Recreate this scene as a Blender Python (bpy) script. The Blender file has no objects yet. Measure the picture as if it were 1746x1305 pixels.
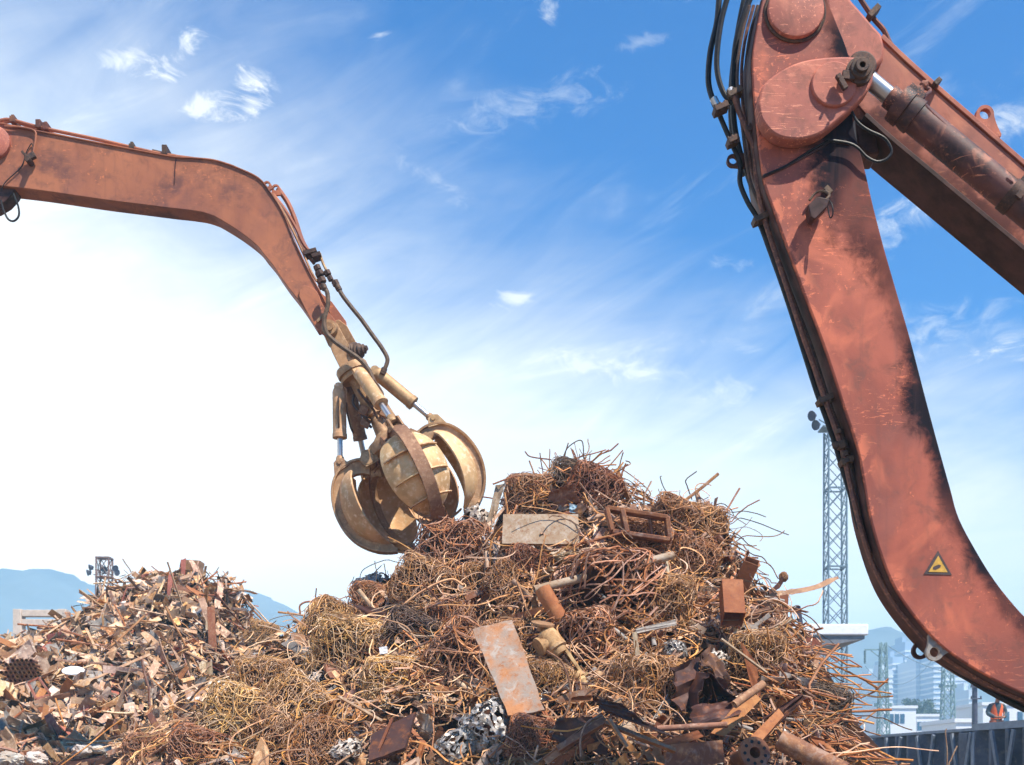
import bpy, bmesh, math, random
from mathutils import Vector, Matrix, noise
R = math.radians
random.seed(7)
scene = bpy.context.scene
COL = scene.collection
# ---------------------------------------------------------------- camera
CAMZ, F, CX, HY = 1.6, 2000.0, 873.0, 1315.0
cam_d = bpy.data.cameras.new('camera'); cam = bpy.data.objects.new('camera', cam_d); COL.objects.link(cam)
cam.location = (0, 0, CAMZ); cam.rotation_euler = (R(90), 0, 0)
cam_d.sensor_width = 36; cam_d.lens = 36 * F / 1746
cam_d.shift_y = (HY - 652.5) / 1746
cam_d.clip_start = .1; cam_d.clip_end = 9000
cam_d.dof.use_dof = True; cam_d.dof.focus_distance = 10.0; cam_d.dof.aperture_fstop = 5.0
scene.camera = cam
scene.view_settings.view_transform = 'Standard'; scene.view_settings.look = 'None'
scene.view_settings.exposure = 0.8; scene.view_settings.gamma = 1
scene.cycles.max_bounces = 6; scene.cycles.volume_bounces = 1; scene.cycles.use_denoising = True
scene.cycles.transparent_max_bounces = 8
# ---------------------------------------------------------------- sun and sky
SV = Vector((.42, -.47, .96)).normalized()          # towards the sun
sun_d = bpy.data.lights.new('sun', 'SUN'); sun = bpy.data.objects.new('sun', sun_d); COL.objects.link(sun)
sun_d.energy = 5.0; sun_d.angle = R(.5); sun_d.color = (1, .91, .78)
sun.rotation_euler = SV.to_track_quat('Z', 'Y').to_euler(); sun.location = (20, -30, 40)

class NT:
    """small node-tree writer"""
    def __init__(s, tree): s.t = tree; tree.nodes.clear()
    def n(s, typ, ins=None, **kw):
        nd = s.t.nodes.new(typ)
        for k, v in kw.items(): setattr(nd, k, v)
        for k, v in (ins or {}).items(): s.set(nd, k, v)
        return nd
    def set(s, nd, k, v):
        if isinstance(v, bpy.types.NodeSocket): s.t.links.new(v, nd.inputs[k])
        else: nd.inputs[k].default_value = v
    def m(s, op, a, b=None, c=None, clamp=False):
        nd = s.n('ShaderNodeMath', operation=op, use_clamp=clamp)
        for i, v in enumerate((a, b, c)):
            if v is not None: s.set(nd, i, v)
        return nd.outputs[0]
    def vm(s, op, a, b=None, out=0):
        nd = s.n('ShaderNodeVectorMath', operation=op); s.set(nd, 0, a)
        if b is not None: s.set(nd, 1, b)
        return nd.outputs[out]
    def noise(s, vec, scale, detail=4, rough=.55, dist=0, color=False):
        nd = s.n('ShaderNodeTexNoise', {'Scale': scale, 'Detail': detail, 'Roughness': rough, 'Distortion': dist})
        if vec is not None: s.set(nd, 'Vector', vec)
        return nd.outputs['Color' if color else 'Fac']
    def ss(s, v, a, b, lo=0., hi=1.):
        nd = s.n('ShaderNodeMapRange', {'Value': v, 'From Min': a, 'From Max': b, 'To Min': lo, 'To Max': hi}, interpolation_type='SMOOTHSTEP')
        return nd.outputs[0]
    def mix(s, f, a, b, mode='MIX'):
        nd = s.n('ShaderNodeMix', data_type='RGBA', blend_type=mode)
        s.set(nd, 0, f)
        for k, v in ((6, a), (7, b)):
            if isinstance(v, tuple) and len(v) == 3: v = v + (1,)
            s.set(nd, k, v)
        return nd.outputs[2]
    def ramp(s, f, stops):
        nd = s.n('ShaderNodeValToRGB'); s.set(nd, 0, f); el = nd.color_ramp.elements
        while len(el) < len(stops): el.new(.5)
        for e, (p, c) in zip(el, stops): e.position = p; e.color = tuple(c) + (1,)
        return nd.outputs[0]

world = bpy.data.worlds.new('World'); scene.world = world; world.use_nodes = True
w = NT(world.node_tree)
sky = w.n('ShaderNodeTexSky', sky_type='NISHITA', sun_disc=False, sun_elevation=math.asin(SV.z), sun_rotation=math.atan2(SV.x, SV.y), air_density=1.0, dust_density=.4, ozone_density=3.0)
tc = w.n('ShaderNodeTexCoord').outputs['Generated']
d = w.vm('NORMALIZE', tc)
sx = w.n('ShaderNodeSeparateXYZ', {0: d}); dx, dy, dz = sx.outputs
deep = w.mix(1.0, sky.outputs[0], (.0, 1.10, 2.15), 'MULTIPLY')
# thin cloud veil: thick to the left and low, clear at upper right
veil = w.m('SUBTRACT', w.m('SUBTRACT', 1.34, w.m('MULTIPLY', dz, 2.45)), w.m('MULTIPLY', dx, 1.38))
zz = w.m('MAXIMUM', dz, .06)
pv = w.n('ShaderNodeCombineXYZ', {0: w.m('DIVIDE', dx, zz), 1: w.m('DIVIDE', dy, zz), 2: 0.})
n1 = w.noise(pv.outputs[0], 1.1, 6, .6, .6)
st = w.n('ShaderNodeMapping', {'Vector': w.n('ShaderNodeVectorRotate', {'Vector': d, 'Axis': (0, 1, 0), 'Angle': R(26)}).outputs[0], 'Scale': (2.2, 2.2, 10.0)})
n2 = w.noise(st.outputs[0], 2.2, 7, .62, .9)
n3 = w.noise(d, 9., 6, .6, .4)
veil = w.m('ADD', veil, w.m('MULTIPLY', w.m('SUBTRACT', n2, .5), .55))
veil = w.m('ADD', veil, w.m('MULTIPLY', w.m('SUBTRACT', n1, .5), .5))
veil = w.m('ADD', veil, w.ss(dz, .42, .15, 0., .55))
veil = w.m('SUBTRACT', veil, w.ss(dy, .55, -.2, 0., 1.3))
vf = w.ss(veil, .04, 1.0)
cirrus = w.m('MULTIPLY', w.ss(n2, .54, .78), w.ss(n3, .35, .65))
vf = w.m('ADD', vf, w.m('MULTIPLY', cirrus, .5), clamp=True)
st2 = w.n('ShaderNodeMapping', {'Vector': d, 'Rotation': (0, R(30), 0), 'Scale': (16., 16., 30.)})
n4 = w.noise(st2.outputs[0], 1.6, 8, .68, 1.2)
def puff(px, py, rx, ry, ang, amt):
    """one small fair-weather cloud in a fixed direction of the sky"""
    c = Vector(((px - CX) / F, 1, (HY - py) / F)).normalized()
    o = w.vm('SUBTRACT', d, tuple(c))
    rt = w.n('ShaderNodeVectorRotate', {'Vector': o, 'Axis': (0, 1, 0), 'Angle': R(ang)}).outputs[0]
    sc = w.vm('MULTIPLY', rt, (F / rx, F / max(rx, ry), F / ry))
    L = w.vm('LENGTH', sc, out=1)
    a = w.m('SUBTRACT', 1.0, L)
    a = w.m('ADD', a, w.m('MULTIPLY', w.m('SUBTRACT', n4, .5), 4.2))
    return w.m('MULTIPLY', w.ss(a, .2, 1.7 if rx > 65 else 1.5), amt)
tot = vf
for a in [(300, 100, 62, 30, 35, .9), (355, 180, 70, 26, 12, .95), (432, 185, 32, 38, 20, .9), (225, 100, 45, 20, 20, .6), (430, 140, 40, 20, 5, .7), (650, 60, 26, 10, 0, .6), (942, 14, 24, 20, 0, .75), (878, 511, 34, 17, 0, .55), (1262, 590, 60, 16, -8, .5), (910, 180, 170, 30, 8, .38), (740, 305, 90, 16, -25, .35), (1090, 72, 60, 12, 5, .3), (1270, 452, 60, 16, -10, .35),
          (1560, 360, 150, 50, 20, .75), (1720, 205, 80, 45, 10, .7), (1600, 560, 260, 50, -12, .45), (1100, 640, 200, 30, -14, .5), (1710, 600, 90, 14, -5, .5)]:
    tot = w.m('ADD', tot, puff(*a), clamp=True)
cloudcol = w.mix(w.ss(n1, .3, .7), (.86, .90, .94), (.93, .93, .92))
cloudcol = w.mix(w.m('MULTIPLY', w.ss(dx, .05, -.45), w.ss(dz, .5, .1)), cloudcol, (1., .90, .76))
bg1 = w.n('ShaderNodeBackground', {'Color': deep, 'Strength': .060})
bg2 = w.n('ShaderNodeBackground', {'Color': cloudcol, 'Strength': w.m('ADD', .80, w.ss(w.m('ADD', dz, w.m('MULTIPLY', dx, .25)), .42, -.05, 0., .9))})
mx = w.n('ShaderNodeMixShader', {0: tot, 1: bg1.outputs[0], 2: bg2.outputs[0]})
w.n('ShaderNodeOutputWorld', {0: mx.outputs[0]})

# ---------------------------------------------------------------- helpers
def P(px, py, Y): return Vector(((px - CX) * Y / F, Y, CAMZ + (HY - py) * Y / F))
def PP(pts, Y): return [P(x, y, Y) for x, y in pts]
def tag(o, label=None, cat=None, group=None, kind=None):
    if label: o['label'] = label
    if cat: o['category'] = cat
    if group: o['group'] = group
    if kind: o['kind'] = kind
    return o
ORG = {}
def thing(name, loc, label, cat, group=None):
    o = bpy.data.objects.new(name, None); COL.objects.link(o); o.empty_display_size = .2
    o.location = loc; ORG[o] = Vector(loc)
    return tag(o, label, cat, group)
class MB:
    def __init__(s): s.v = []; s.f = []; s.uv = []
    def add(s, vs, fs, uv=None):
        b = len(s.v); s.v += [tuple(x) for x in vs]; s.f += [tuple(i + b for i in f) for f in fs]
        s.uv += uv if uv else [(0, 0)] * len(vs)
    def box(s, c, size, m=None):
        c = Vector(c); hx, hy, hz = [q / 2 for q in size]
        vs = [Vector((a * hx, b * hy, e * hz)) for a in (-1, 1) for b in (-1, 1) for e in (-1, 1)]
        if m is not None: vs = [m @ q for q in vs]
        s.add([c + q for q in vs], [(0, 1, 3, 2), (4, 6, 7, 5), (0, 4, 5, 1), (2, 3, 7, 6), (0, 2, 6, 4), (1, 5, 7, 3)])
    def bar(s, a, b, wd, th, up=(0, 0, 1)):
        a = Vector(a); b = Vector(b); z = (b - a); L = z.length; z.normalize()
        x = Vector(up).cross(z)
        if x.length < 1e-4: x = Vector((1, 0, 0)).cross(z)
        x.normalize(); y = z.cross(x)
        s.box((a + b) / 2, (wd, th, L), Matrix((x, y, z)).transposed())
    def tube(s, path, r, n=8, cap=True, closed=False):
        path = [Vector(p) for p in path]; m = len(path)
        rs = r if isinstance(r, (list, tuple)) else [r] * m
        t0 = (path[1] - path[0]).normalized()
        u = t0.orthogonal().normalized(); vs = []; T = t0
        for i, p in enumerate(path):
            if closed: t = (path[(i + 1) % m] - path[i - 1])
            else: t = path[min(i + 1, m - 1)] - path[max(i - 1, 0)]
            t = t.normalized() if t.length > 1e-9 else T
            u = (u - t * u.dot(t)); u = u.normalized() if u.length > 1e-6 else t.orthogonal().normalized()
            v = t.cross(u); T = t
            for k in range(n):
                a = 2 * math.pi * k / n
                vs.append(p + (u * math.cos(a) + v * math.sin(a)) * rs[i])
        fs = []
        for i in range(m if closed else m - 1):
            j = (i + 1) % m
            for k in range(n):
                k2 = (k + 1) % n
                fs.append((i * n + k, i * n + k2, j * n + k2, j * n + k))
        if cap and not closed:
            fs.append(tuple(range(n - 1, -1, -1))); fs.append(tuple((m - 1) * n + k for k in range(n)))
        s.add(vs, fs)
    def prism(s, pts, off):
        """polygon (3-D points, planar) extruded by off"""
        n = len(pts); off = Vector(off); pts = [Vector(p) for p in pts]
        s.add(pts + [p + off for p in pts], [tuple(range(n)), tuple(range(2 * n - 1, n - 1, -1))] + [(i, i + n, (i + 1) % n + n, (i + 1) % n) for i in range(n)])
    def lathe(s, o, ax, prof, n=20, ref=None):
        """prof: (radius, distance along ax)"""
        o = Vector(o); ax = Vector(ax).normalized(); u = (ref or ax.orthogonal()).normalized(); v = ax.cross(u)
        vs = [o + ax * h + (u * math.cos(2 * math.pi * k / n) + v * math.sin(2 * math.pi * k / n)) * r for r, h in prof for k in range(n)]
        fs = [(i * n + k, i * n + (k + 1) % n, (i + 1) * n + (k + 1) % n, (i + 1) * n + k) for i in range(len(prof) - 1) for k in range(n)]
        if prof[0][0] > 1e-5: fs.append(tuple(range(n - 1, -1, -1)))
        if prof[-1][0] > 1e-5: fs.append(tuple((len(prof) - 1) * n + k for k in range(n)))
        s.add(vs, fs)
    def ring(s, c, ax, R_, r, n=20, m=8, sq=1.0):
        c = Vector(c); ax = Vector(ax).normalized(); u = ax.orthogonal().normalized(); v = ax.cross(u)
        s.tube([c + (u * math.cos(2 * math.pi * k / n) + v * math.sin(2 * math.pi * k / n)) * R_ for k in range(n)], r, m, closed=True)
    def washer(s, c, ax, ro, ri, th, n=24):
        s.lathe(Vector(c) - Vector(ax).normalized() * th / 2, ax, [(ri, 0), (ro, 0), (ro, th), (ri, th), (ri, 0)], n)
        del s.f[-2:]
    def mesh(s, name, org=Vector((0, 0, 0)), smooth=True, ang=35):
        me = bpy.data.meshes.new(name)
        me.from_pydata([(a - org[0], b - org[1], c - org[2]) for a, b, c in s.v], [], s.f)
        if any(u != (0, 0) for u in s.uv):
            ul = me.uv_layers.new(name='UVMap')
            li = [0] * len(me.loops); me.loops.foreach_get('vertex_index', li)
            fl = []
            for i in li: fl += s.uv[i]
            ul.data.foreach_set('uv', fl)
        me.validate(); me.update()
        if smooth: me.shade_smooth(); me.set_sharp_from_angle(angle=R(ang))
        return me
    def build(s, name, mat, parent=None, bevel=0, smooth=True, ang=35, origin=None):
        org = ORG[parent] if parent is not None else (Vector(origin) if origin is not None else Vector((0, 0, 0)))
        me = s.mesh(name, org, smooth, ang); me.materials.append(mat)
        o = bpy.data.objects.new(name, me); COL.objects.link(o)
        if parent is not None: o.parent = parent
        else: o.location = org
        ORG[o] = org
        if bevel:
            b = o.modifiers.new('bevel', 'BEVEL'); b.width = bevel; b.segments = 2; b.limit_method = 'ANGLE'; b.angle_limit = R(35)
        return o
def crv(pts, k=8):
    """Catmull-Rom through the points"""
    pts = [Vector(p) for p in pts]; out = []
    q = [pts[0] * 2 - pts[1]] + pts + [pts[-1] * 2 - pts[-2]]
    for i in range(1, len(q) - 2):
        a, b, c, e = q[i - 1:i + 3]
        for j in range(k):
            t = j / k
            out.append(.5 * ((2 * b) + (c - a) * t + (2 * a - 5 * b + 4 * c - e) * t * t + (3 * b - a - 3 * c + e) * t ** 3))
    out.append(pts[-1]); return out
def crv2(pts, k=6): return [(v.x, v.y) for v in crv([(x, y, 0) for x, y in pts], k)]
def circ(cx, cy, r, n=28, a0=0, a1=360): return [(cx + r * math.cos(R(a0 + (a1 - a0) * i / n)), cy + r * math.sin(R(a0 + (a1 - a0) * i / n))) for i in range(n + (a1 - a0 < 360))]

# ---------------------------------------------------------------- materials
MATS = {}
def newmat(name):
    m = bpy.data.materials.new(name); m.use_nodes = True; MATS[name] = m
    return m, NT(m.node_tree)
def finish(t, col, rough, bump=None, metal=0., bs=.3, spec=.5, bd=.01):
    b = t.n('ShaderNodeBsdfPrincipled', {'Base Color': col, 'Roughness': rough, 'Metallic': metal, 'Specular IOR Level': spec})
    if bump is not None:
        bn = t.n('ShaderNodeBump', {'Height': bump, 'Strength': bs, 'Distance': bd}); t.set(b, 'Normal', bn.outputs[0])
    t.n('ShaderNodeOutputMaterial', {0: b.outputs[0]})
def rust(name, c1, c2, c3, scale=4., island=.5, rough=.75, metal=0., bs=.5, white=0., wc=(.55, .5, .44)):
    """weathered steel: three colours mixed by noise, each loose piece of a mesh with a tone of its own"""
    m, t = newmat(name)
    tc = t.n('ShaderNodeTexCoord').outputs['Object']
    oi = t.n('ShaderNodeObjectInfo').outputs['Random']
    ri = t.n('ShaderNodeNewGeometry').outputs['Random Per Island']
    off = t.vm('ADD', tc, t.n('ShaderNodeCombineXYZ', {0: t.m('MULTIPLY', oi, 37.), 1: t.m('MULTIPLY', oi, 11.), 2: 0.}).outputs[0])
    n1 = t.noise(off, scale, 7, .65, .3); n2 = t.noise(off, scale * 5, 5, .7)
    c = t.mix(t.ss(n1, .35, .62), c1, c2)
    c = t.mix(t.ss(n2, .48, .72), c, c3)
    if white: c = t.mix(t.m('MULTIPLY', t.ss(t.noise(off, scale * 1.7, 8, .75, .6), .52, .62), white), c, wc)
    hsv = t.n('ShaderNodeHueSaturation', {'Color': c})
    t.set(hsv, 'Value', t.m('ADD', 1 - island * .6, t.m('MULTIPLY', ri, island * 1.3)))
    t.set(hsv, 'Saturation', t.m('SUBTRACT', 1.08, t.m('MULTIPLY', t.m('FRACT', t.m('MULTIPLY', ri, 7.3)), .35 * island)))
    t.set(hsv, 'Hue', t.m('ADD', .5 - .012, t.m('MULTIPLY', oi, .024)))
    hv = t.n('ShaderNodeHueSaturation', {'Color': hsv.outputs[0], 'Value': t.m('ADD', .82, t.m('MULTIPLY', oi, .36))})
    finish(t, hv.outputs[0], t.m('ADD', rough - .05, t.m('MULTIPLY', n2, .25)), n2, metal, bs, .2, .006)
    return m
def plain(name, col, rough=.6, var=.25, scale=5., metal=0., bs=.2, spec=.25):
    m, t = newmat(name)
    tc = t.n('ShaderNodeTexCoord').outputs['Object']; n = t.noise(tc, scale, 6, .65, .2)
    c = t.mix(t.ss(n, .3, .7), tuple(x * (1 - var) for x in col), tuple(min(1, x * (1 + var)) for x in col))
    finish(t, c, rough, n, metal, bs, spec); return m
def paint(name, ca, cb, bright, grime_side=1.0, grime_amt=1.0, smin=0., smax=1., scale=1.6, soot=0., blotch=0.):
    """faded machine enamel; UV = (across 0..1, along 0..1); soot along one edge, scratches down to fresh paint"""
    m, t = newmat(name)
    tc = t.n('ShaderNodeTexCoord'); ob = tc.outputs['Object']
    sp = t.n('ShaderNodeSeparateXYZ', {0: tc.outputs['UV']}); u, v = sp.outputs[0], sp.outputs[1]
    n1 = t.noise(ob, scale, 6, .6, .4); n2 = t.noise(ob, scale * 5, 8, .7, .5); n3 = t.noise(ob, scale * 22, 6, .7)
    c = t.mix(t.ss(n1, .34, .66), ca, cb)
    c = t.mix(t.m('MULTIPLY', t.ss(n2, .47, .68), .55), c, (.17, .075, .055))
    c = t.mix(t.m('MULTIPLY', t.ss(t.noise(ob, scale * .8, 3, .5, .8), .50, .68), .42), c, (.21, .085, .07))
    c = t.mix(t.m('MULTIPLY', t.ss(t.noise(t.vm('ADD', ob, (9., 3., 5.)), scale * 1.3, 4, .55, 1.), .54, .70), .5), c, bright)
    # scratches
    st = t.n('ShaderNodeMapping', {'Vector': ob, 'Rotation': (0, R(32), 0), 'Scale': (5, 5, 34)})
    sc = t.m('MULTIPLY', t.ss(t.noise(st.outputs[0], 1.3, 6, .75, 1.2), .58, .62), t.ss(t.noise(ob, 1.9, 3), .50, .60))
    sc2 = t.m('MULTIPLY', t.ss(n3, .58, .61), t.ss(t.noise(ob, 2.7, 4, .6), .52, .60))
    c = t.mix(t.m('MAXIMUM', sc, sc2), c, bright)
    # dark soot creeping in from one edge, ragged
    g = t.m('ADD', u if grime_side > 0 else t.m('SUBTRACT', 1., u), t.m('MULTIPLY', t.m('SUBTRACT', n1, .5), 1.1))
    g = t.m('ADD', g, t.m('MULTIPLY', t.m('SUBTRACT', n2, .5), .5))
    g = t.m('ADD', g, t.m('MULTIPLY', t.m('MULTIPLY', t.ss(v, .16, .22), t.ss(v, .46, .34)), soot))
    c = t.mix(t.m('MULTIPLY', t.m('MULTIPLY', t.ss(v, .72, .92), t.ss(n1, .66, .40)), soot * 3.0), c, (.10, .05, .048))
    c = t.mix(t.m('MULTIPLY', t.m('MULTIPLY', t.ss(v, .40, .02), t.ss(n1, .62, .44)), soot * 2.6), c, (.13, .05, .04))
    c = t.mix(t.m('MULTIPLY', t.m('MULTIPLY', t.ss(u, .22, .03), t.ss(n2, .5, .56)), min(1, soot * 3.2)), c, bright)
    band = t.m('MULTIPLY', t.ss(v, smin - .06, smin + .05), t.ss(v, smax + .22, smax - .12))
    gm = t.m('MULTIPLY', t.ss(g, .66, .96), t.m('MULTIPLY', band, grime_amt))
    gm = t.m('MULTIPLY', gm, t.ss(t.noise(ob, 1.15, 3, .5), .36, .52, .45, 1.))
    c = t.mix(gm, c, (.018, .016, .022))
    if blotch: c = t.mix(t.m('MULTIPLY', t.m('MULTIPLY', t.ss(t.noise(ob, 1.9, 5, .6, .2), .50, .66), t.ss(u, .1, .5)), blotch), c, (.12, .055, .05))
    # faint stains everywhere and drip marks
    dr = t.n('ShaderNodeMapping', {'Vector': ob, 'Scale': (14, 14, 1.2)})
    c = t.mix(t.m('MULTIPLY', t.ss(t.noise(dr.outputs[0], 1., 5, .6, .3), .5, .8), .38), c, (.13, .06, .05))
    c = t.mix(t.m('MULTIPLY', t.ss(n3, .66, .72), .55), c, (.05, .03, .03))
    finish(t, c, t.m('ADD', t.m('ADD', .46, t.m('MULTIPLY', n2, .3)), t.m('MULTIPLY', gm, .3)), t.m('ADD', n3, t.m('MULTIPLY', sc, .6)), 0., .25, t.m('SUBTRACT', .32, t.m('MULTIPLY', gm, .25)), .004)
    return m

M_DIP = paint('faded_red_enamel', (.45, .118, .070), (.28, .072, .046), (.74, .20, .10), 1, 1., .02, .80, 1.6, .24)
M_HEAD = paint('link_plate_enamel', (.58, .18, .11), (.38, .115, .08), (.74, .27, .16), 1, .6, 0, 1, 2.4)
M_WEB = paint('boom_web_enamel', (.47, .14, .075), (.30, .085, .05), (.6, .22, .11), 1, .7, 0, 1, 2.2)
M_DARKP = plain('oily_shade_dark_red_steel', (.075, .034, .028), .5, .6, 6, 0, .4)  # oily parts, and the painted shade on the dipper's narrow side
M_ARML = paint('orange_brown_enamel', (.44, .16, .078), (.33, .115, .062), (.60, .2, .09), -1, .25, .1, .5, 1.1, 0., .75)
M_UNDER = plain('shade_dark_underside', (.055, .025, .022), .6, .5, 5)  # near-black: the shade under the boom is put into this colour
M_BLACK = plain('black_hose_rubber', (.018, .018, .02), .45, .4, 30)
M_PIPE = rust('worn_hydraulic_pipe', (.17, .075, .055), (.10, .05, .045), (.32, .14, .09), 9, .2, .5, .1)
M_CYL = paint('sooty_cylinder', (.13, .05, .04), (.035, .024, .025), (.62, .23, .13), 1, .0, 0, 1, 4.2)
M_HOSEB = plain('flare_brown_hose', (.13, .085, .055), .6, .4, 25)  # dark rubber, browned by warm flare light put into its colour
M_CHROME, t = newmat('chrome_rod'); finish(t, (.48, .46, .45, 1), .3, None, .8)
M_IRON = rust('dark_oily_iron', (.06, .045, .04), (.11, .07, .05), (.18, .1, .07), 14, .2, .5, .2)
M_GRAB = rust('flare_ochre_grab_steel', (.68, .43, .245), (.46, .275, .145), (.78, .60, .42), 2.6, .12, .55, .12, .35, .45, (.5, .38, .22))  # ochre comes from the warm flare, put into the steel colour
M_GRABD = rust('worn_brown_grab_steel', (.42, .255, .145), (.28, .16, .09), (.52, .35, .21), 5, .25, .5, .2)
M_WIRE = rust('rusty_wire', (.44, .20, .082), (.27, .10, .038), (.58, .32, .155), 3, 1.2, .7, 0, .2)
M_WIREG = rust('flare_golden_rusty_wire', (.54, .285, .105), (.35, .155, .055), (.64, .40, .185), 3, 1.2, .7, 0, .2)  # golden copy of the rusty wire, warm flare glow put into its colour
M_WIRED = rust('dark_steel_wire', (.20, .12, .08), (.12, .075, .055), (.3, .2, .14), 3, 1.1, .5, .2, .2)
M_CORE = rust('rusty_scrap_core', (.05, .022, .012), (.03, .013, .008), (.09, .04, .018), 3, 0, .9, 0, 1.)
M_BAR = rust('rusty_bar', (.36, .15, .06), (.24, .09, .035), (.46, .22, .1), 6, .5, .7)
M_STRIP = rust('rusty_strip', (.33, .15, .075), (.20, .09, .05), (.45, .26, .14), 4, .9, .65, 0, .5, .3)
M_SHEET = rust('rusty_sheet', (.27, .12, .06), (.16, .07, .045), (.42, .21, .1), 3, .5, .6, .1, .5, .2)
M_ORANGE = rust('orange_rust', (.44, .205, .09), (.34, .14, .06), (.26, .12, .07), 7, .2, .75)
M_BROWNP = rust('brown_painted_steel', (.36, .15, .085), (.30, .12, .07), (.2, .1, .07), 3, .1, .6)
M_DKSHEET = rust('dark_brown_sheet', (.11, .055, .04), (.075, .045, .04), (.25, .11, .05), 2.2, .1, .5, .2)
M_PALE = rust('pale_flaking_steel', (.50, .41, .30), (.38, .28, .18), (.3, .16, .08), 5.5, .05, .6, 0, .3, .35, (.62, .57, .5))
M_GREYP = rust('grey_and_rust_plate', (.46, .22, .12), (.32, .26, .22), (.34, .15, .08), 4.5, 0, .75, 0, .8, .7, (.42, .38, .34))
M_TIN, t = newmat('crumpled_bright_tin')
_tc = t.n('ShaderNodeTexCoord').outputs['Object']; _n = t.noise(_tc, 9, 6, .7)
finish(t, t.ramp(_n, [(.3, (.20, .17, .15)), (.52, (.50, .47, .43)), (.70, (.34, .20, .12))]), .42, _n, .35, .4)
M_WHITE = rust('chalky_white_scrap', (.62, .58, .52), (.46, .38, .31), (.36, .2, .12), 5, .5, .6)
M_GREYM = rust('dull_grey_metal', (.26, .24, .22), (.40, .36, .32), (.24, .13, .08), 5, .4, .6, .0)
M_BLUE = rust('faded_blue_sheet', (.20, .38, .52), (.35, .46, .52), (.3, .2, .15), 6, .3, .6)
M_YEL = rust('yellow_ochre_casting', (.52, .34, .19), (.36, .21, .11), (.2, .12, .07), 7, .2, .7)
M_REDS = rust('pinkish_red_strip', (.40, .14, .085), (.30, .09, .055), (.45, .24, .14), 6, .5, .65)
M_TAN = rust('pale_tan_offcut', (.48, .29, .15), (.33, .17, .08), (.56, .42, .27), 4, .8, .7)
M_CHIP = rust('mixed_scrap_chips', (.44, .23, .10), (.24, .105, .045), (.60, .42, .23), 3, 1.6, .7)
M_NAVY = plain('dark_slate_sheet', (.07, .07, .10), .5, .3)
M_MAST = plain('grey_blue_galvanised', (.16, .23, .28), .5, .2)
M_RUSTMAST = plain('brown_mast_steel', (.22, .13, .10), .6, .2)
M_PYLON = plain('pylon_steel', (.20, .30, .30), .6, .2)
M_CONC = plain('warm_concrete', (.62, .50, .40), .8, .12)
M_CANOPY = plain('white_canopy_sheet', (.80, .82, .84), .5, .06)
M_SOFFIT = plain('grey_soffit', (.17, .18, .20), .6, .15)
M_WALLM = rust('slate_painted_steel_wall', (.10, .12, .15), (.06, .07, .09), (.15, .14, .14), 1.5, .25, .6)
M_BRACE = plain('wall_brace_grey', (.17, .20, .24), .6, .2)
M_CAPM = plain('wall_cap_grey', (.24, .28, .33), .6, .15)
M_BLDW = plain('white_render', (.78, .80, .82), .7, .05)
M_TOWER = plain('haze_paled_facade', (.60, .66, .72), .7, .1)  # facade lightened, distance haze put into its base colour
M_TOWERD = plain('haze_paled_dark_facade', (.34, .44, .56), .6, .1)  # dark facade also lightened by haze put into the colour
M_GLASSD = plain('dark_glazing', (.05, .12, .20), .2, .3)
M_LEAF, t = newmat('tree_foliage')
_ri = t.n('ShaderNodeNewGeometry').outputs['Random Per Island']
finish(t, t.ramp(_ri, [(0, (.03, .055, .03)), (.6, (.06, .095, .045)), (1, (.10, .13, .06))]), .7)
M_TRUNK = plain('bark', (.09, .07, .05), .9)
M_HILL = plain('haze_paled_forest_hill', (.16, .19, .19), 1., .3, .01)  # forest tone paled, haze put into the base colour
M_GRD = plain('dusty_yard_ground', (.20, .15, .11), .95, .3, .4)
M_VEST = plain('orange_vest_cloth', (.85, .16, .05), .8, .1)
M_SHIRT = plain('dark_work_shirt', (.06, .09, .11), .9, .4, 20)
M_SKIN = plain('skin', (.30, .16, .10), .6, .1)
M_HELM = plain('white_helmet', (.82, .84, .86), .35, .04)
M_PANTS = plain('work_trousers', (.30, .10, .06), .9, .3)
M_STICKY = plain('sticker_yellow', (.62, .36, .07), .55, .2, 30)
M_STICKD = plain('sticker_black', (.09, .065, .06), .55, .2, 30)

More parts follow.
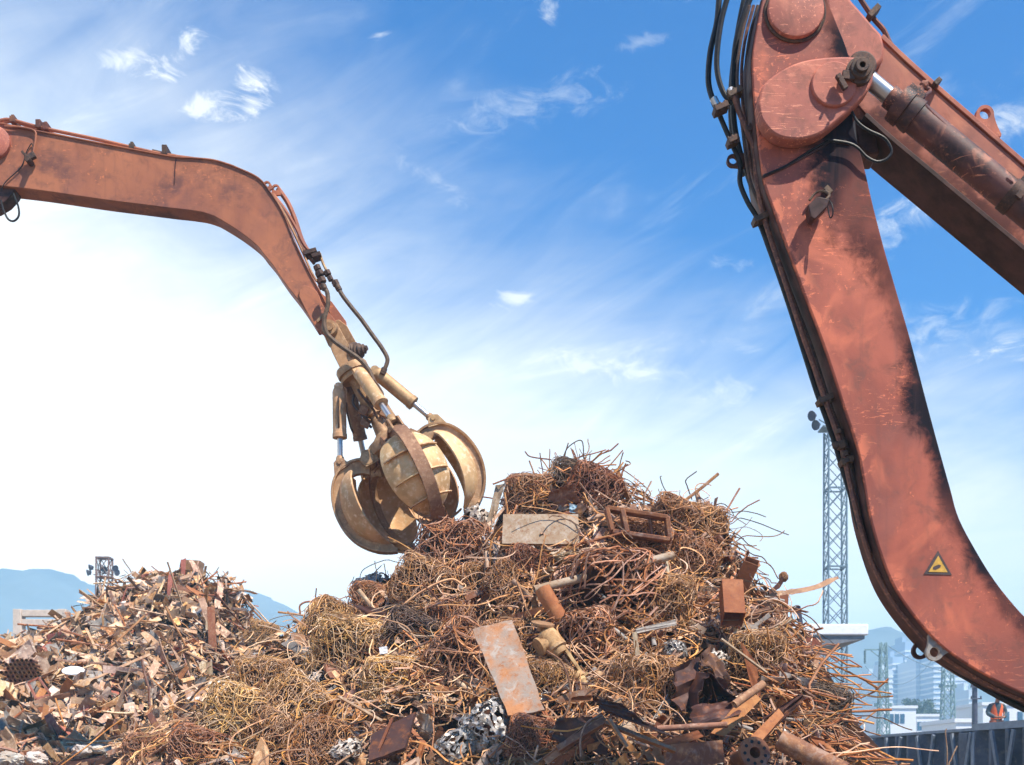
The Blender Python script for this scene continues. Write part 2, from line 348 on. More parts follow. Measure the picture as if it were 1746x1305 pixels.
# ---------------------------------------------------------------- big arm at right (one machine)
YD = 7.0; TH = .34
BACK = Vector((0, 1, 0))
dipL = [(1318, -40), (1305, -20), (1290, 49), (1283, 97), (1284, 146), (1290, 215), (1301, 301), (1319, 356), (1342, 420), (1374, 507), (1407, 594), (1439, 692), (1463, 766), (1474, 822), (1484, 880), (1505, 952), (1528, 1005), (1563, 1055), (1602, 1098), (1644, 1129), (1690, 1156), (1746, 1183), (1830, 1215), (1930, 1245)]
dipR = [(1392, -40), (1403, -20), (1427, 40), (1447, 94), (1453, 150), (1456, 215), (1474, 285), (1489, 350), (1507, 420), (1530, 500), (1553, 580), (1579, 680), (1601, 762), (1620, 830), (1636, 885), (1668, 945), (1693, 985), (1718, 1018), (1752, 1056), (1790, 1088), (1835, 1115), (1880, 1138), (1950, 1165), (2030, 1190)]
def strip_box(name, L, Rr, Y, th, mat, parent, k=6, nx=10, bevel=.008, bow=0.):
    """box-section arm from two pixel outlines; UV across/along"""
    l = crv2(L, k); r = crv2(Rr, k); n = len(l); mb = MB()
    for side, yy in ((0, Y), (1, Y + th)):
        vs = []; uv = []
        for i in range(n):
            a = P(l[i][0], l[i][1], Y); b = P(r[i][0], r[i][1], Y)
            for j in range(nx + 1):
                t = j / nx; p = a.lerp(b, t); p.y = yy + (0 if side else -bow * math.sin(math.pi * t)); vs.append(p); uv.append((max(t, 1e-3), i / (n - 1)))
        fs = [(i * (nx + 1) + j, i * (nx + 1) + j + 1, (i + 1) * (nx + 1) + j + 1, (i + 1) * (nx + 1) + j) for i in range(n - 1) for j in range(nx)]
        if side == 0: fs = [f[::-1] for f in fs]
        mb.add(vs, fs, uv)
    N = n * (nx + 1); fs = []
    for i in range(n - 1):
        a, b = i * (nx + 1), (i + 1) * (nx + 1); fs.append((a, a + N, b + N, b))
        a, b = a + nx, b + nx; fs.append((a, b, b + N, a + N))
    fs.append(tuple(range(nx + 1)) + tuple(N + j for j in range(nx, -1, -1)))
    e = (n - 1) * (nx + 1); fs.append(tuple(e + N + j for j in range(nx + 1)) + tuple(e + j for j in range(nx, -1, -1)))
    mb.f += fs
    return mb.build(name, mat, parent, bevel, ang=30)
arm = thing('excavator_arm', P(1500, 700, YD + .2), 'large sooty salmon red digger arm filling the right edge, with black hoses along it', 'excavator arm', None)
strip_box('dipper', dipL, dipR, YD, TH, M_DIP, arm)
# narrow hose-side face, shade painted as a dark sheet slightly proud of the box
mb = MB(); l = crv2(dipL, 6)
for i in range(len(l) - 1):
    a = P(*l[i], YD) + BACK * .02; b = P(*l[i + 1], YD) + BACK * .02; dd = (b - a).normalized(); nn = Vector((dd.z, 0, -dd.x)); nn = nn if nn.x < 0 or True else -nn
    if nn.x > 0: nn = -nn
    if i == 0: pa = a + nn * .004
    q = [a + nn * .004, b + nn * .004]
    mb.add([q[0], q[1], q[1] + BACK * (TH - .03), q[0] + BACK * (TH - .03)], [(0, 1, 2, 3)])
mb.build('shade_dark_side_face', M_DARKP, arm, smooth=True)
# weld seam and bottom of head across the dipper
mb = MB(); mb.tube([P(x, y, YD - .004) for x, y in [(1300, 303), (1340, 285), (1400, 252), (1416, 240), (1450, 246)]], .008, 6)
mb.build('weld_seam', M_DARKP, arm)
# round cover at the top
mb = MB(); mb.lathe(P(1355, 22, YD) - BACK * .045, BACK, [(0, 0), (.150, 0), (.163, .004), (.168, .012), (.168, .05)], 48)
o = mb.build('cover_disc', M_HEAD, arm); tag(o, 'round bolted cover disc at the head of the arm')
mb = MB(); mb.ring(P(1355, 22, YD) - BACK * .008, BACK, .176, .010, 48, 6); mb.build('cover_rim', M_IRON, arm)
# teardrop link plate
td = crv2([(1292, 175), (1299, 205), (1322, 230), (1357, 238), (1395, 230), (1430, 205), (1462, 175), (1484, 148), (1489, 122), (1474, 102), (1448, 96), (1400, 98), (1360, 106), (1325, 124), (1301, 146), (1292, 175)], 5)[:-1]
mb = MB(); mb.prism(PP(td, YD - .11), BACK * .108); o = mb.build('link_plate', M_HEAD, arm, .014); tag(o, 'salmon teardrop shaped link plate with domed edge')
mb = MB(); mb.lathe(P(1421, 146, YD - .11) - BACK * .022, BACK, [(0, 0), (.125, 0), (.132, .006), (.134, .024)], 40); mb.build('boss_disc', M_HEAD, arm)
mb = MB(); mb.lathe(P(1465, 122, YD - .13) - BACK * .07, BACK, [(.018, .03), (.018, 0), (.036, 0), (.04, .008), (.04, .022), (.058, .024), (.062, .034), (.062, .055), (.078, .057), (.080, .09)], 32)
del mb.f[-2:]
mb.build('hinge_pin', M_IRON, arm)
mb = MB(); mb.bar(P(1428, 128, YD - .17), P(1442, 152, YD - .17), .03, .03, (0, 1, 0)); mb.bar(P(1436, 128, YD - .155), P(1458, 130, YD - .155), .05, .02, (0, 1, 0))
for x, y in ((1430, 131), (1440, 149)): mb.lathe(P(x, y, YD - .205), BACK, [(0, 0), (.009, 0), (.009, .02)], 8)
mb.build('pin_retainer', M_IRON, arm, .003)
# boom behind: upper rounded shell, then recessed web, flanges, belly
YB = 7.24
boomT = [(1400, -90), (1452, 0), (1478, 29), (1504, 58)]
shell = [(1395, -60), (1440, -40), (1452, 0), (1470, 20), (1487, 40), (1504, 58), (1509, 80), (1507, 100), (1498, 112), (1486, 118), (1450, 110), (1420, 60)]
mb = MB(); mb.prism(PP(shell, YB - .06), BACK * .42); mb.build('boom_knuckle', M_HEAD, arm, .02)
webTop = [(1440, 60), (1500, 66), (1540, 104), (1600, 158), (1660, 210), (1746, 285), (1840, 368), (1980, 490)]
webBot = [(1440, 150), (1476, 196), (1520, 236), (1580, 286), (1640, 336), (1746, 424), (1840, 502), (1980, 620)]
strip_box('boom', webTop, webBot, YB, .30, M_WEB, arm, 4, 8)
mb = MB()
a, b = crv2(webTop[1:], 4), None
for i in range(len(a) - 1): mb.bar(P(*a[i], YB + .19) + Vector((0, 0, .004)), P(*a[i + 1], YB + .19) + Vector((0, 0, .004)), .026, .56, (0, 1, 0)) if False else None
tp = [P(x, y, YB) - BACK * .012 for x, y in a]; up = Vector((.66, 0, .75)) * .03
vs = []; 
for p in tp: vs += [p, p + up, p + BACK * .33, p + up + BACK * .33]
fs = []
for i in range(len(tp) - 1):
    q = i * 4; fs += [(q, q + 4, q + 5, q + 1), (q + 1, q + 5, q + 7, q + 3), (q + 2, q + 3, q + 7, q + 6), (q, q + 2, q + 6, q + 4)]
fs += [(0, 1, 3, 2), (len(vs) - 4, len(vs) - 2, len(vs) - 1, len(vs) - 3)]
mb = MB(); mb.add(vs, fs); mb.build('top_flange', M_WEB, arm, .004)
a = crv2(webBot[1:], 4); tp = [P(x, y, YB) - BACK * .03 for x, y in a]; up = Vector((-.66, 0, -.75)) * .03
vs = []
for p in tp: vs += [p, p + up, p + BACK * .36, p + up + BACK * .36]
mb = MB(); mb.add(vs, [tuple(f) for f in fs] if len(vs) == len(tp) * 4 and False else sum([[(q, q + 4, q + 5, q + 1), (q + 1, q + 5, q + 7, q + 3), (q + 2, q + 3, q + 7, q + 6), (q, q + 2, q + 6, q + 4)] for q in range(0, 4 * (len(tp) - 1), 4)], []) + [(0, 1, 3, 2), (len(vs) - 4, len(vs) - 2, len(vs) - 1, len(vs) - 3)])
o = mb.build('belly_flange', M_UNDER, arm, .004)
# cylinder
ca, cb = P(1465, 122, 6.99), P(1860, 448, 6.99); cd = (cb - ca).normalized()
cyl = thing('tmp', ca, '', ''); bpy.data.objects.remove(cyl)
mb = MB(); L0 = (P(1540, 186, 6.99) - ca).length
mb.lathe(ca, cd, [(.082, L0 - .02), (.090, L0), (.090, L0 + 1.6)], 32)
nv = 32; mb.uv = [((k / nv) * .98 + .01, .1 + .3 * i) for i in range(3) for k in range(nv)]
cyl = mb.build('cylinder_barrel', M_CYL, arm)
mb = MB(); mb.lathe(ca, cd, [(.03, .05), (.050, .06), (.050, L0 - .08)], 24); mb.build('rod', M_CHROME, cyl)
mb = MB(); mb.lathe(ca, cd, [(.045, L0 - .12), (.065, L0 - .115), (.065, L0 - .06), (.102, L0 - .058), (.107, L0 - .045), (.107, L0 + .015), (.093, L0 + .02), (.101, L0 + .05), (.101, L0 + .09), (.090, L0 + .095)], 32)
mb.build('gland', M_CYL, cyl)
mb = MB(); sd = Vector((cd.z, 0, -cd.x)); sd = sd if sd.z > 0 else -sd
mb.lathe(ca - sd * 0 - cd * .05, cd, [(.0, .0), (.0, .001)], 6) if False else None
mb.lathe(ca - BACK * .075, BACK, [(.075, 0), (.085, .01), (.085, .14), (.075, .15)], 28); mb.build('rod_eye', M_IRON, cyl, .004)
mb = MB(); q = ca + cd * (L0 + .005) + sd * .095
mb.box(q + sd * .02, (.05, .06, .06), Matrix.Rotation(R(40), 3, 'Y')); mb.lathe(q + sd * .04, sd, [(.02, 0), (.02, .035), (.026, .036), (.026, .06), (.012, .062), (.012, .08)], 8)
mb.box(q - BACK * .06 - sd * .03, (.11, .04, .07), Matrix.Rotation(R(40), 3, 'Y')); mb.build('port_block', M_CYL, cyl, .006)
mb = MB(); mb.washer(ca + cd * (L0 + .83), cd, .098, .0905, .07, 32); mb.box(ca + cd * (L0 + .83) + sd * .11, (.05, .06, .07), Matrix.Rotation(R(40), 3, 'Y')); mb.box(ca + cd * (L0 + .86) - sd * .02 - BACK * .098, (.04, .02, .05), Matrix.Rotation(R(40), 3, 'Y'))
mb.build('band_clamp', M_IRON, cyl, .003)
mb = MB(); mb.tube(crv([q + sd * .07, q + sd * .085 + cd * .05, P(1575, 178, 6.92), P(1640, 240, 6.92), P(1705, 300, 6.92), P(1722, 318, 6.92)], 6), .012, 8)
mb.lathe(P(1712, 306, 6.92), cd, [(.018, 0), (.026, .01), (.026, .05), (.018, .06)], 6); mb.build('feed_pipe', M_PIPE, cyl)
mb = MB(); mb.bar(P(1708, 300, 6.95), P(1746, 330, 6.95), .06, .06, (0, 1, 0)); mb.bar(P(1690, 300, 6.98), P(1708, 322, 6.98), .03, .05, (0, 1, 0)); mb.build('pipe_bracket', M_PIPE, arm, .004)
# lug with hole on boom top
def lug(name, c, rad, hole, base_dir, th, mat, parent, wid=1.7, length=2.0):
    """lifting eye: an eyelet whose foot flares into the plate below it"""
    c = Vector(c); u = Vector(base_dir).normalized(); s = Vector((u.z, 0, -u.x)); n = 48; out = []; inn = []
    for k in range(n):
        a = math.degrees(2 * math.pi * k / n); a = a - 360 if a > 180 else a; ra = R(a); sg = 1 if a >= 0 else -1; b = abs(a)
        if b <= 50: p = c + u * length * rad + s * (sg * wid * rad * b / 50)
        elif b < 95:
            f = (b - 50) / 45; p = c + u * rad * (length * (1 - f) ** 2.0) + s * sg * rad * (1 + (wid - 1) * (1 - f) ** 3)
        else: p = c + (u * math.cos(ra) + s * math.sin(ra)) * rad
        out.append(p); inn.append(c + (u * math.cos(ra) + s * math.sin(ra)) * hole)
    mb = MB(); T = BACK * th
    vs = out + inn + [p + T for p in out] + [p + T for p in inn]; fs = []
    for k in range(n):
        j = (k + 1) % n
        fs += [(k, j, n + j, n + k), (2 * n + k, 3 * n + k, 3 * n + j, 2 * n + j), (k, 2 * n + k, 2 * n + j, j), (n + k, n + j, 3 * n + j, 3 * n + k)]
    mb.add(vs, fs); return mb.build(name, mat, parent)
lug('lifting_eye', P(1680, 194, YB + .12), .055, .034, (.0, 0, -1), .04, M_WEB, arm, 2.0, 2.6)
lug('lifting_eye', P(1570, 1110, YD + .30), .052, .030, (.55, 0, .85), .03, M_DARKP, arm, 1.3, 1.9)
lug('lifting_eye', P(1594, 1112, YD + .02), .052, .030, (.55, 0, .85), .03, M_GREYM, arm, 1.9, 1.5)
lug('lifting_eye', P(1250, 273, YD + .2), .038, .024, (1, 0, 0), .03, M_DARKP, arm, 1.2, 2.0)
# hoses and rigid pipes along the dipper
def run(name, pts, Y, r, mat, k=7, n=8, parent=arm):
    mb = MB(); mb.tube(crv([P(p[0], p[1], p[2] if len(p) > 2 else Y) for p in pts], k), r, n); return mb.build(name, mat, parent)
run('hose', [(1255, -60), (1245, -20), (1229, 40), (1222, 110), (1232, 155), (1250, 178)], 7.15, .017, M_BLACK)
run('hose', [(1232, -60), (1226, 0), (1222, 40), (1211, 90), (1208, 140), (1216, 172), (1224, 190)], 7.2, .018, M_BLACK)
run('rigid_pipe', [(1250, 160), (1262, 195), (1278, 232), (1288, 262), (1290, 300), (1298, 350), (1312, 400), (1338, 478), (1372, 580), (1398, 652), (1418, 712), (1431, 748), (1441, 785), (1452, 835), (1468, 900), (1488, 962), (1520, 1022), (1560, 1072), (1600, 1112), (1650, 1146), (1700, 1174), (1780, 1208)], 7.12, .018, M_PIPE)
run('hose', [(1222, 185), (1236, 218), (1250, 250), (1262, 280), (1262, 312), (1275, 345), (1292, 374), (1312, 425), (1340, 505), (1368, 592), (1392, 668), (1410, 718), (1425, 762), (1438, 806), (1452, 850), (1466, 902)], 7.2, .016, M_BLACK)
for i, dx_ in enumerate((8, 15, 22)):
    run('rigid_pipe', [(x + dx_ - 30 + (4 if y > 700 else 0), y) for x, y in [(1300, 10), (1287, 60), (1280, 110), (1280, 160), (1288, 220), (1299, 300), (1319, 356), (1342, 420), (1374, 507), (1407, 594), (1439, 692), (1463, 766), (1474, 822), (1484, 880), (1503, 944)]], 7.14 + .06 * i, .010, M_IRON if i != 1 else M_PIPE)
run('hose', [(1440, 800), (1455, 860), (1470, 915), (1488, 965), (1518, 1022), (1556, 1074), (1598, 1118), (1645, 1153), (1700, 1186), (1760, 1216), (1830, 1245)], 7.28, .02, M_BLACK)
run('hose', [(1450, 800), (1464, 870), (1480, 928), (1500, 975), (1530, 1028), (1568, 1074), (1608, 1110), (1655, 1142), (1712, 1172), (1790, 1200)], 7.18, .014, M_PIPE)
run('hose', [(1290, -30), (1270, 20), (1256, 70), (1251, 120), (1250, 170), (1252, 215), (1262, 262), (1276, 300), (1300, 370)], 7.3, .02, M_BLACK)
run('hose', [(1275, -30), (1262, 30), (1254, 80), (1247, 140), (1246, 200), (1252, 250), (1268, 300)], 7.38, .016, M_BLACK)
def clampbar(px0, py0, px1, py1, Y=7.14, th=.035, wd=.09):
    a, b = P(px0, py0, Y), P(px1, py1, Y); mb = MB(); mb.bar(a, b, th, wd, (0, 1, 0)); dd = (b - a).normalized(); sd = Vector((dd.z, 0, -dd.x))
    for t in (.12, .5, .86):
        c = a.lerp(b, t); mb.lathe(c - sd * .028 - BACK * .03, sd, [(.0, 0), (.010, 0), (.010, .056), (0, .056)], 6)
    mb.build('pipe_clamp', M_IRON, arm, .004)
for c in ((1284, 380, 1322, 364), (1394, 688, 1428, 674), (1432, 792, 1464, 778), (1240, 168, 1264, 156), (1217, 192, 1240, 182), (1272, 228, 1292, 214), (1240, 246, 1258, 238)): clampbar(*c)
mb = MB()
for (x, y, s, r) in ((1429, 732, 8, .032), (1434, 752, 14, .045), (1440, 770, 8, .036), (1443, 783, 6, .03), (1424, 754, 10, .03)):
    mb.lathe(P(x, y, 7.11), (P(1439, 780, 7.11) - P(1430, 748, 7.11)), [(.016, 0), (r * .8, .002), (r * .8, s * .0035), (.016, s * .0035 + .002)], 6)
mb.build('hose_coupling', M_IRON, arm, .002)
mb = MB()
for (x, y, dx_, dy_, Y) in ((1244, 152, 14, 30, 7.14), (1216, 168, 12, 22, 7.19)):
    mb.tube([P(x, y, Y), P(x + dx_ * .55, y + dy_ * .55, Y)], .023, 10)
mb.build('hose_ferrule', M_CHROME, arm)
run('hose', [(1452, 190), (1462, 208), (1480, 222), (1508, 236), (1520, 256), (1513, 270), (1496, 276), (1478, 268), (1462, 252), (1445, 244), (1413, 239)], 6.96, .0085, M_BLACK)
run('hose', [(1413, 239), (1380, 258), (1340, 283), (1301, 300)], YD - .012, .007, M_BLACK)
mb = MB(); mb.prism(PP([(1458, 200), (1475, 205), (1492, 225), (1500, 262), (1480, 262), (1462, 245)], YB + .05), BACK * .2); mb.build('bracket', M_DARKP, arm, .01)
run('hose', [(1455, -20), (1478, 15), (1492, 35), (1507, 52), (1518, 75), (1528, 86)], 7.25, .016, M_PIPE)
mb = MB(); mb.bar(P(1480, 32, 7.22), P(1497, 14, 7.22), .035, .07, (0, 1, 0)); mb.bar(P(1592, 146, 7.2), P(1602, 137, 7.2), .03, .05, (0, 1, 0)); mb.build('pipe_clamp', M_IRON, arm, .003)
# arm work lamp with bracket and cable
wl = MB(); wl.prism([P(1378, 350, 6.88), P(1393, 335, 6.88), P(1415, 339, 6.88), P(1411, 352, 6.88), P(1390, 374, 6.88), P(1383, 370, 6.88)], BACK * .09)
o = wl.build('work_lamp', M_DARKP, arm, .005); tag(o, 'small dark work lamp bolted to the side of the arm')
mb = MB(); mb.tube(crv([P(1380, 342, 6.97), P(1390, 330, 6.97), P(1402, 326, 6.95), P(1414, 332, 6.93), P(1409, 340, 6.9)], 5), .008, 6); mb.bar(P(1407, 320, 6.99), P(1416, 330, 6.99), .03, .03, (0, 1, 0)); mb.bar(P(1396, 340, 6.93), P(1396, 340, 7.01), .03, .03); mb.build('lamp_bracket', M_IRON, o)
mb = MB(); mb.tube(crv([P(1411, 338, 6.9), P(1419, 350, 6.86), P(1420, 366, 6.86), P(1415, 371, 6.88), P(1411, 352, 6.9)], 6), .004, 5); mb.build('lamp_cable', M_BLACK, o)
# warning triangle
def tri(c, r): return [P(c[0] + x * r, c[1] + y * r, YD - .004) for x, y in ((-.02, -1), (.92, .66), (-1.0, .62))]
mb = MB(); mb.prism(tri((1600, 964), 25), BACK * .0035); st = mb.build('warning_sticker', M_STICKD, arm); tag(st, 'triangular yellow and black warning sticker low on the arm')
mb = MB(); mb.prism([p - BACK * .0025 for p in tri((1600, 965), 17)], BACK * .0015); mb.build('sticker_panel', M_STICKY, st)
mb = MB()
mb.prism([p - BACK * .0045 for p in PP([(1590, 971), (1591, 967), (1600, 963), (1604, 964), (1603, 968), (1595, 972)], YD - .004)], BACK * .001); mb.prism([p - BACK * .0045 for p in PP([(1606, 962), (1609, 959), (1610, 962)], YD - .004)], BACK * .001)
mb.build('sticker_mark', M_STICKD, st)
# ---------------------------------------------------------------- far arm at left with grab
YL = 14.0; TL = .30
arm = thing('excavator_arm', P(300, 320, YL + .15), 'curved orange brown digger arm reaching in from the left edge and holding the open grab', 'excavator arm')
LT = [(-60, 203), (0, 211), (69, 225), (172, 245), (240, 258), (296, 268), (330, 270), (361, 273), (384, 279), (405, 287), (440, 304), (460, 328), (481, 362), (498, 403), (510, 430), (522, 455), (534, 478), (546, 500), (556, 520), (567, 544)]
LB = [(-60, 311), (0, 317), (69, 325), (172, 340), (235, 348), (290, 355), (318, 358), (344, 362), (360, 367), (371, 372), (405, 393), (436, 417), (450, 434), (464, 451), (476, 469), (488, 486), (499, 500), (509, 513), (524, 535), (538, 557)]
strip_box('dipper', LT, LB, YL, TL, M_ARML, arm, 5, 8)
mb = MB(); mb.prism(PP(crv2([(510, 505), (512, 490), (522, 487), (540, 497), (550, 520), (562, 535), (572, 548), (571, 562), (558, 573), (545, 566), (532, 548), (518, 522), (510, 505)], 3)[:-1], YL - .035), BACK * .03); mb.build('tip_plate', M_ARML, arm, .004)
mb = MB(); mb.prism(PP([(548, 500), (566, 515), (590, 548), (592, 563), (583, 568), (566, 545)], YL + TL), BACK * .04); mb.build('tip_plate', M_ARML, arm, .004)
mb = MB(); mb.lathe(P(560, 556, YL - .11), BACK, [(.03, 0), (.05, .0), (.052, .03), (.09, .032), (.095, .05), (.095, .5)], 24); mb.bar(P(541, 549, YL - .06), P(552, 536, YL - .06), .03, .03, (0, 1, 0)); mb.build('tip_pin', M_GRABD, arm)
mb = MB(); mb.tube([P(x, y, YL - .004) for x, y in [(300, 271), (298, 290), (297, 315)]], .006, 5); mb.build('weld_seam', M_DARKP, arm)
tp = [P(x, y, YL - .02) for x, y in crv2(LT, 4)]
mb = MB(); vs = []; U = []
for i, p in enumerate(tp):
    q = tp[min(i + 1, len(tp) - 1)] - tp[max(i - 1, 0)]; n = Vector((-q.z, 0, q.x)).normalized() * .014; n = n if n.z > 0 or n.x > 0 else -n
    vs += [p + n * .2, p + n, p + BACK * (TL + .04) + n * .2, p + BACK * (TL + .04) + n]
mb.add(vs, sum([[(q, q + 4, q + 5, q + 1), (q + 1, q + 5, q + 7, q + 3), (q + 2, q + 3, q + 7, q + 6), (q, q + 2, q + 6, q + 4)] for q in range(0, len(vs) - 4, 4)], []))
mb.build('top_flange', M_ARML, arm)
run('rigid_pipe', [(-40, 214), (0, 206), (20, 205), (70, 218), (170, 239), (260, 260), (300, 267), (330, 271)], YL + .08, .022, M_ARML, parent=arm)
run('rigid_pipe', [(-40, 222), (0, 212), (25, 209), (80, 226), (170, 246), (230, 256), (270, 262)], YL + .2, .016, M_ARML, parent=arm)
run('rigid_pipe', [(260, 259), (300, 268), (330, 274)], YL + .14, .03, M_IRON, parent=arm)
for x, y, h in ((70, 218, 14), (82, 222, 12), (284, 262, 16), (228, 256, 8), (26, 210, 10)):
    mb = MB(); mb.box(P(x, y, YL + .13), (.06, .2, h * .007)); mb.box(P(x, y - 5, YL + .13), (.035, .16, .05)); mb.build('pipe_clamp', M_PIPE if x < 200 else M_IRON, arm, .004)
run('rigid_pipe', [(8, 216), (35, 217), (58, 223), (61, 235), (57, 260)], YL - .03, .012, M_ARML, parent=arm)
mb = MB(); mb.bar(P(44, 272, YL - .06), P(60, 264, YL - .06), .07, .05, (0, 1, 0)); mb.bar(P(37, 258, YL - .08), P(46, 268, YL - .08), .03, .02, (0, 1, 0)); mb.lathe(P(46, 270, YL - .13), BACK, [(.0, 0), (.035, 0), (.035, .13)], 12); wl2 = mb.build('work_lamp', M_IRON, arm, .004)
run('lamp_cable', [(57, 258), (54, 245), (44, 262), (36, 285), (10, 310), (2, 325)], YL - .02, .006, M_BLACK, parent=arm)
mb = MB(); mb.lathe(P(-8, 245, YL) - BACK * .06, BACK, [(0, 0), (.17, 0), (.19, .012), (.19, .06)], 36); mb.build('boss_disc', M_HEAD, arm)
mb = MB(); mb.prism(PP([(-40, 318), (26, 321), (22, 330), (8, 345), (-10, 356), (-40, 360)], YL + .05), BACK * .2); mb.build('cylinder_bracket', M_DARKP, arm, .01)
run('hose', [(2, 342), (6, 358), (14, 374), (24, 377), (32, 368), (31, 352), (23, 330)], YL + .02, .012, M_BLACK, parent=arm)
lug('lifting_eye', P(455, 315, YL + .05), .045, .026, (.45, 0, -.9), .03, M_ARML, arm, 1.3, 1.6)
lug('lifting_eye', P(470, 321, YL + .22), .048, .028, (.1, 0, -1), .03, M_ARML, arm, 1.3, 1.8)
run('rigid_pipe', [(456, 326), (478, 352), (496, 385), (512, 418), (528, 440), (536, 450)], YL + .10, .020, M_PIPE, parent=arm)
run('rigid_pipe', [(466, 332), (486, 358), (504, 388), (520, 420), (540, 436)], YL + .22, .020, M_ARML, parent=arm)
run('rigid_pipe', [(462, 330), (480, 356), (500, 395), (516, 430), (530, 462), (540, 480)], YL + .05, .014, M_GRABD, parent=arm)
run('outer_guard', [(474, 322), (490, 345), (502, 372), (514, 408), (524, 428)], YL + .30, .030, M_ARML, parent=arm)
for (x0, y0, x1, y1) in ((519, 436, 541, 430), (533, 441, 548, 436)):
    mb = MB(); mb.bar(P(x0, y0, YL + .1), P(x1, y1, YL + .1), .05, .16, (0, 1, 0)); mb.build('pipe_clamp', M_IRON, arm, .004)
mb = MB()
for (x, y, r) in ((541, 456, .045), (545, 466, .055), (548, 478, .06), (549, 487, .045), (558, 465, .045), (563, 474, .035), (572, 482, .045), (576, 490, .035)):
    mb.lathe(P(x - 2, y - 3, YL + .08), Vector((.45, 0, -.9)), [(.015, 0), (r, .004), (r, .06), (.015, .064)], 6)
mb.build('hose_coupling', M_IRON, arm, .002)
run('hose', [(545, 432), (552, 452), (562, 470), (574, 488)], YL + .1, .016, M_GRABD, parent=arm)
run('hose', [(574, 486), (584, 504), (600, 525), (617, 546), (634, 570), (650, 592), (660, 610), (659, 622), (652, 636)], YL + .05, .026, M_HOSEB, parent=arm)
run('hose', [(551, 486), (558, 500), (559, 520), (553, 545), (556, 566), (570, 582), (592, 598), (612, 612), (628, 630), (638, 652), (646, 672)], YL - .16, .027, M_HOSEB, parent=arm)

for (x, y, x2, y2, yy) in ((574, 486, 579, 495, .05), (656, 628, 652, 638, .05), (551, 486, 554, 494, -.16), (642, 662, 647, 674, -.16)):
    mb = MB(); a, b = P(x, y, YL + yy), P(x2, y2, YL + yy); mb.lathe(a, b - a, [(.026, 0), (.036, .004), (.036, .05), (.031, .055), (.036, .06), (.036, (b - a).length), (.026, (b - a).length + .01)], 12); mb.build('hose_ferrule', M_IRON, arm)
# ---------------------------------------------------------------- grab
GH = P(603, 636, YL + .12); GB = P(741, 923, YL + .12)
ax = (GB - GH).normalized(); e2 = (Vector((0, -1, 0)) - ax * (-ax.y)).normalized(); e1 = e2.cross(ax); e1 = e1 if e1.x > 0 else -e1
grab = thing('scrap_grab', GH, 'ochre five-clawed grab hanging open above the main scrap pile', 'grab')
def G(r, a, h):
    return GH + ax * h + (e2 * math.cos(R(a)) + e1 * math.sin(R(a))) * r
# links from the arm tip down to the rotator
mb = MB()
for yy in (-.13, .12):
    pr = [(552, 560), (560, 548), (575, 552), (600, 598), (606, 618), (592, 630), (580, 628), (566, 600)] if yy < 0 else [(566, 548), (578, 545), (592, 556), (614, 596), (612, 608), (600, 606), (585, 588)]
    mb.prism(PP(pr, YL + .15 + yy), BACK * .05)
mb.build('hanger_link', M_GRABD, grab, .006)
mb = MB(); mb.bar(P(565, 560, YL + .15), P(600, 622, YL + .15), .13, .12, (0, 1, 0)); mb.build('hanger_block', M_GRABD, grab, .012)
mb = MB(); sa = (P(626, 592, YL + .05) - P(597, 603, YL + .15)).normalized()
pf = [(.02, 0), (.10, .01), (.115, .03), (.10, .045), (.118, .06), (.10, .078), (.108, .09), (.08, .10), (.07, .12), (.085, .13), (.062, .145), (.05, .165), (.06, .175), (.035, .19), (.03, .215), (0, .218)]
mb.lathe(P(600, 603, YL + .10), sa, pf, 20); mb.build('swivel_brake', M_IRON, grab)
mb = MB(); mb.lathe(GH - ax * .05, ax, [(.10, -.05), (.13, -.04), (.19, -.03), (.20, -.01), (.20, .06), (.17, .065), (.17, .09), (.19, .095), (.19, .13), (.10, .14), (.09, .5), (.11, .52), (.11, .62), (.07, .64), (.09, .86), (.16, .92), (.24, .96), (.26, 1.0), (.26, 1.08), (.2, 1.12), (.0, 1.14)], 28)
mb.build('rotator_column', M_GRABD, grab)
def bezhose(pts, r):
    mb = MB(); mb.tube(crv(pts, 5), r, 6); mb.build('short_hose', M_IRON, grab)
for a in (-20, 40, 110, 200, 290):
    bezhose([G(.12, a, .25), G(.20, a + 12, .38), G(.17, a + 25, .55), G(.12, a + 30, .66)], .016)
mb = MB()
for a, h, s in ((30, .40, .12), (-40, .5, .1), (75, .48, .13), (55, .62, .08), (-70, .62, .1)): mb.box(G(.14, a, h), (s, s * .8, s * 1.1), Matrix.Rotation(R(24), 3, 'Y'))
mb.build('valve_block', M_GRABD, grab, .006)
prof = [(.26, 1.04), (.36, .985), (.50, .955), (.64, .975), (.77, 1.06), (.865, 1.19), (.925, 1.35), (.95, 1.52), (.935, 1.69), (.88, 1.85), (.79, 1.98), (.68, 2.08), (.56, 2.15), (.46, 2.19)]
pr = [(q.x, q.y) for q in crv([(a, b, 0) for a, b in prof], 4)]
def hw(t):   # half width of the shell along the claw, in metres
    return max(.03, .40 * math.sin(math.pi * min(1, max(0, (t - .12) / .9))) ** .75) if t > .13 else .03
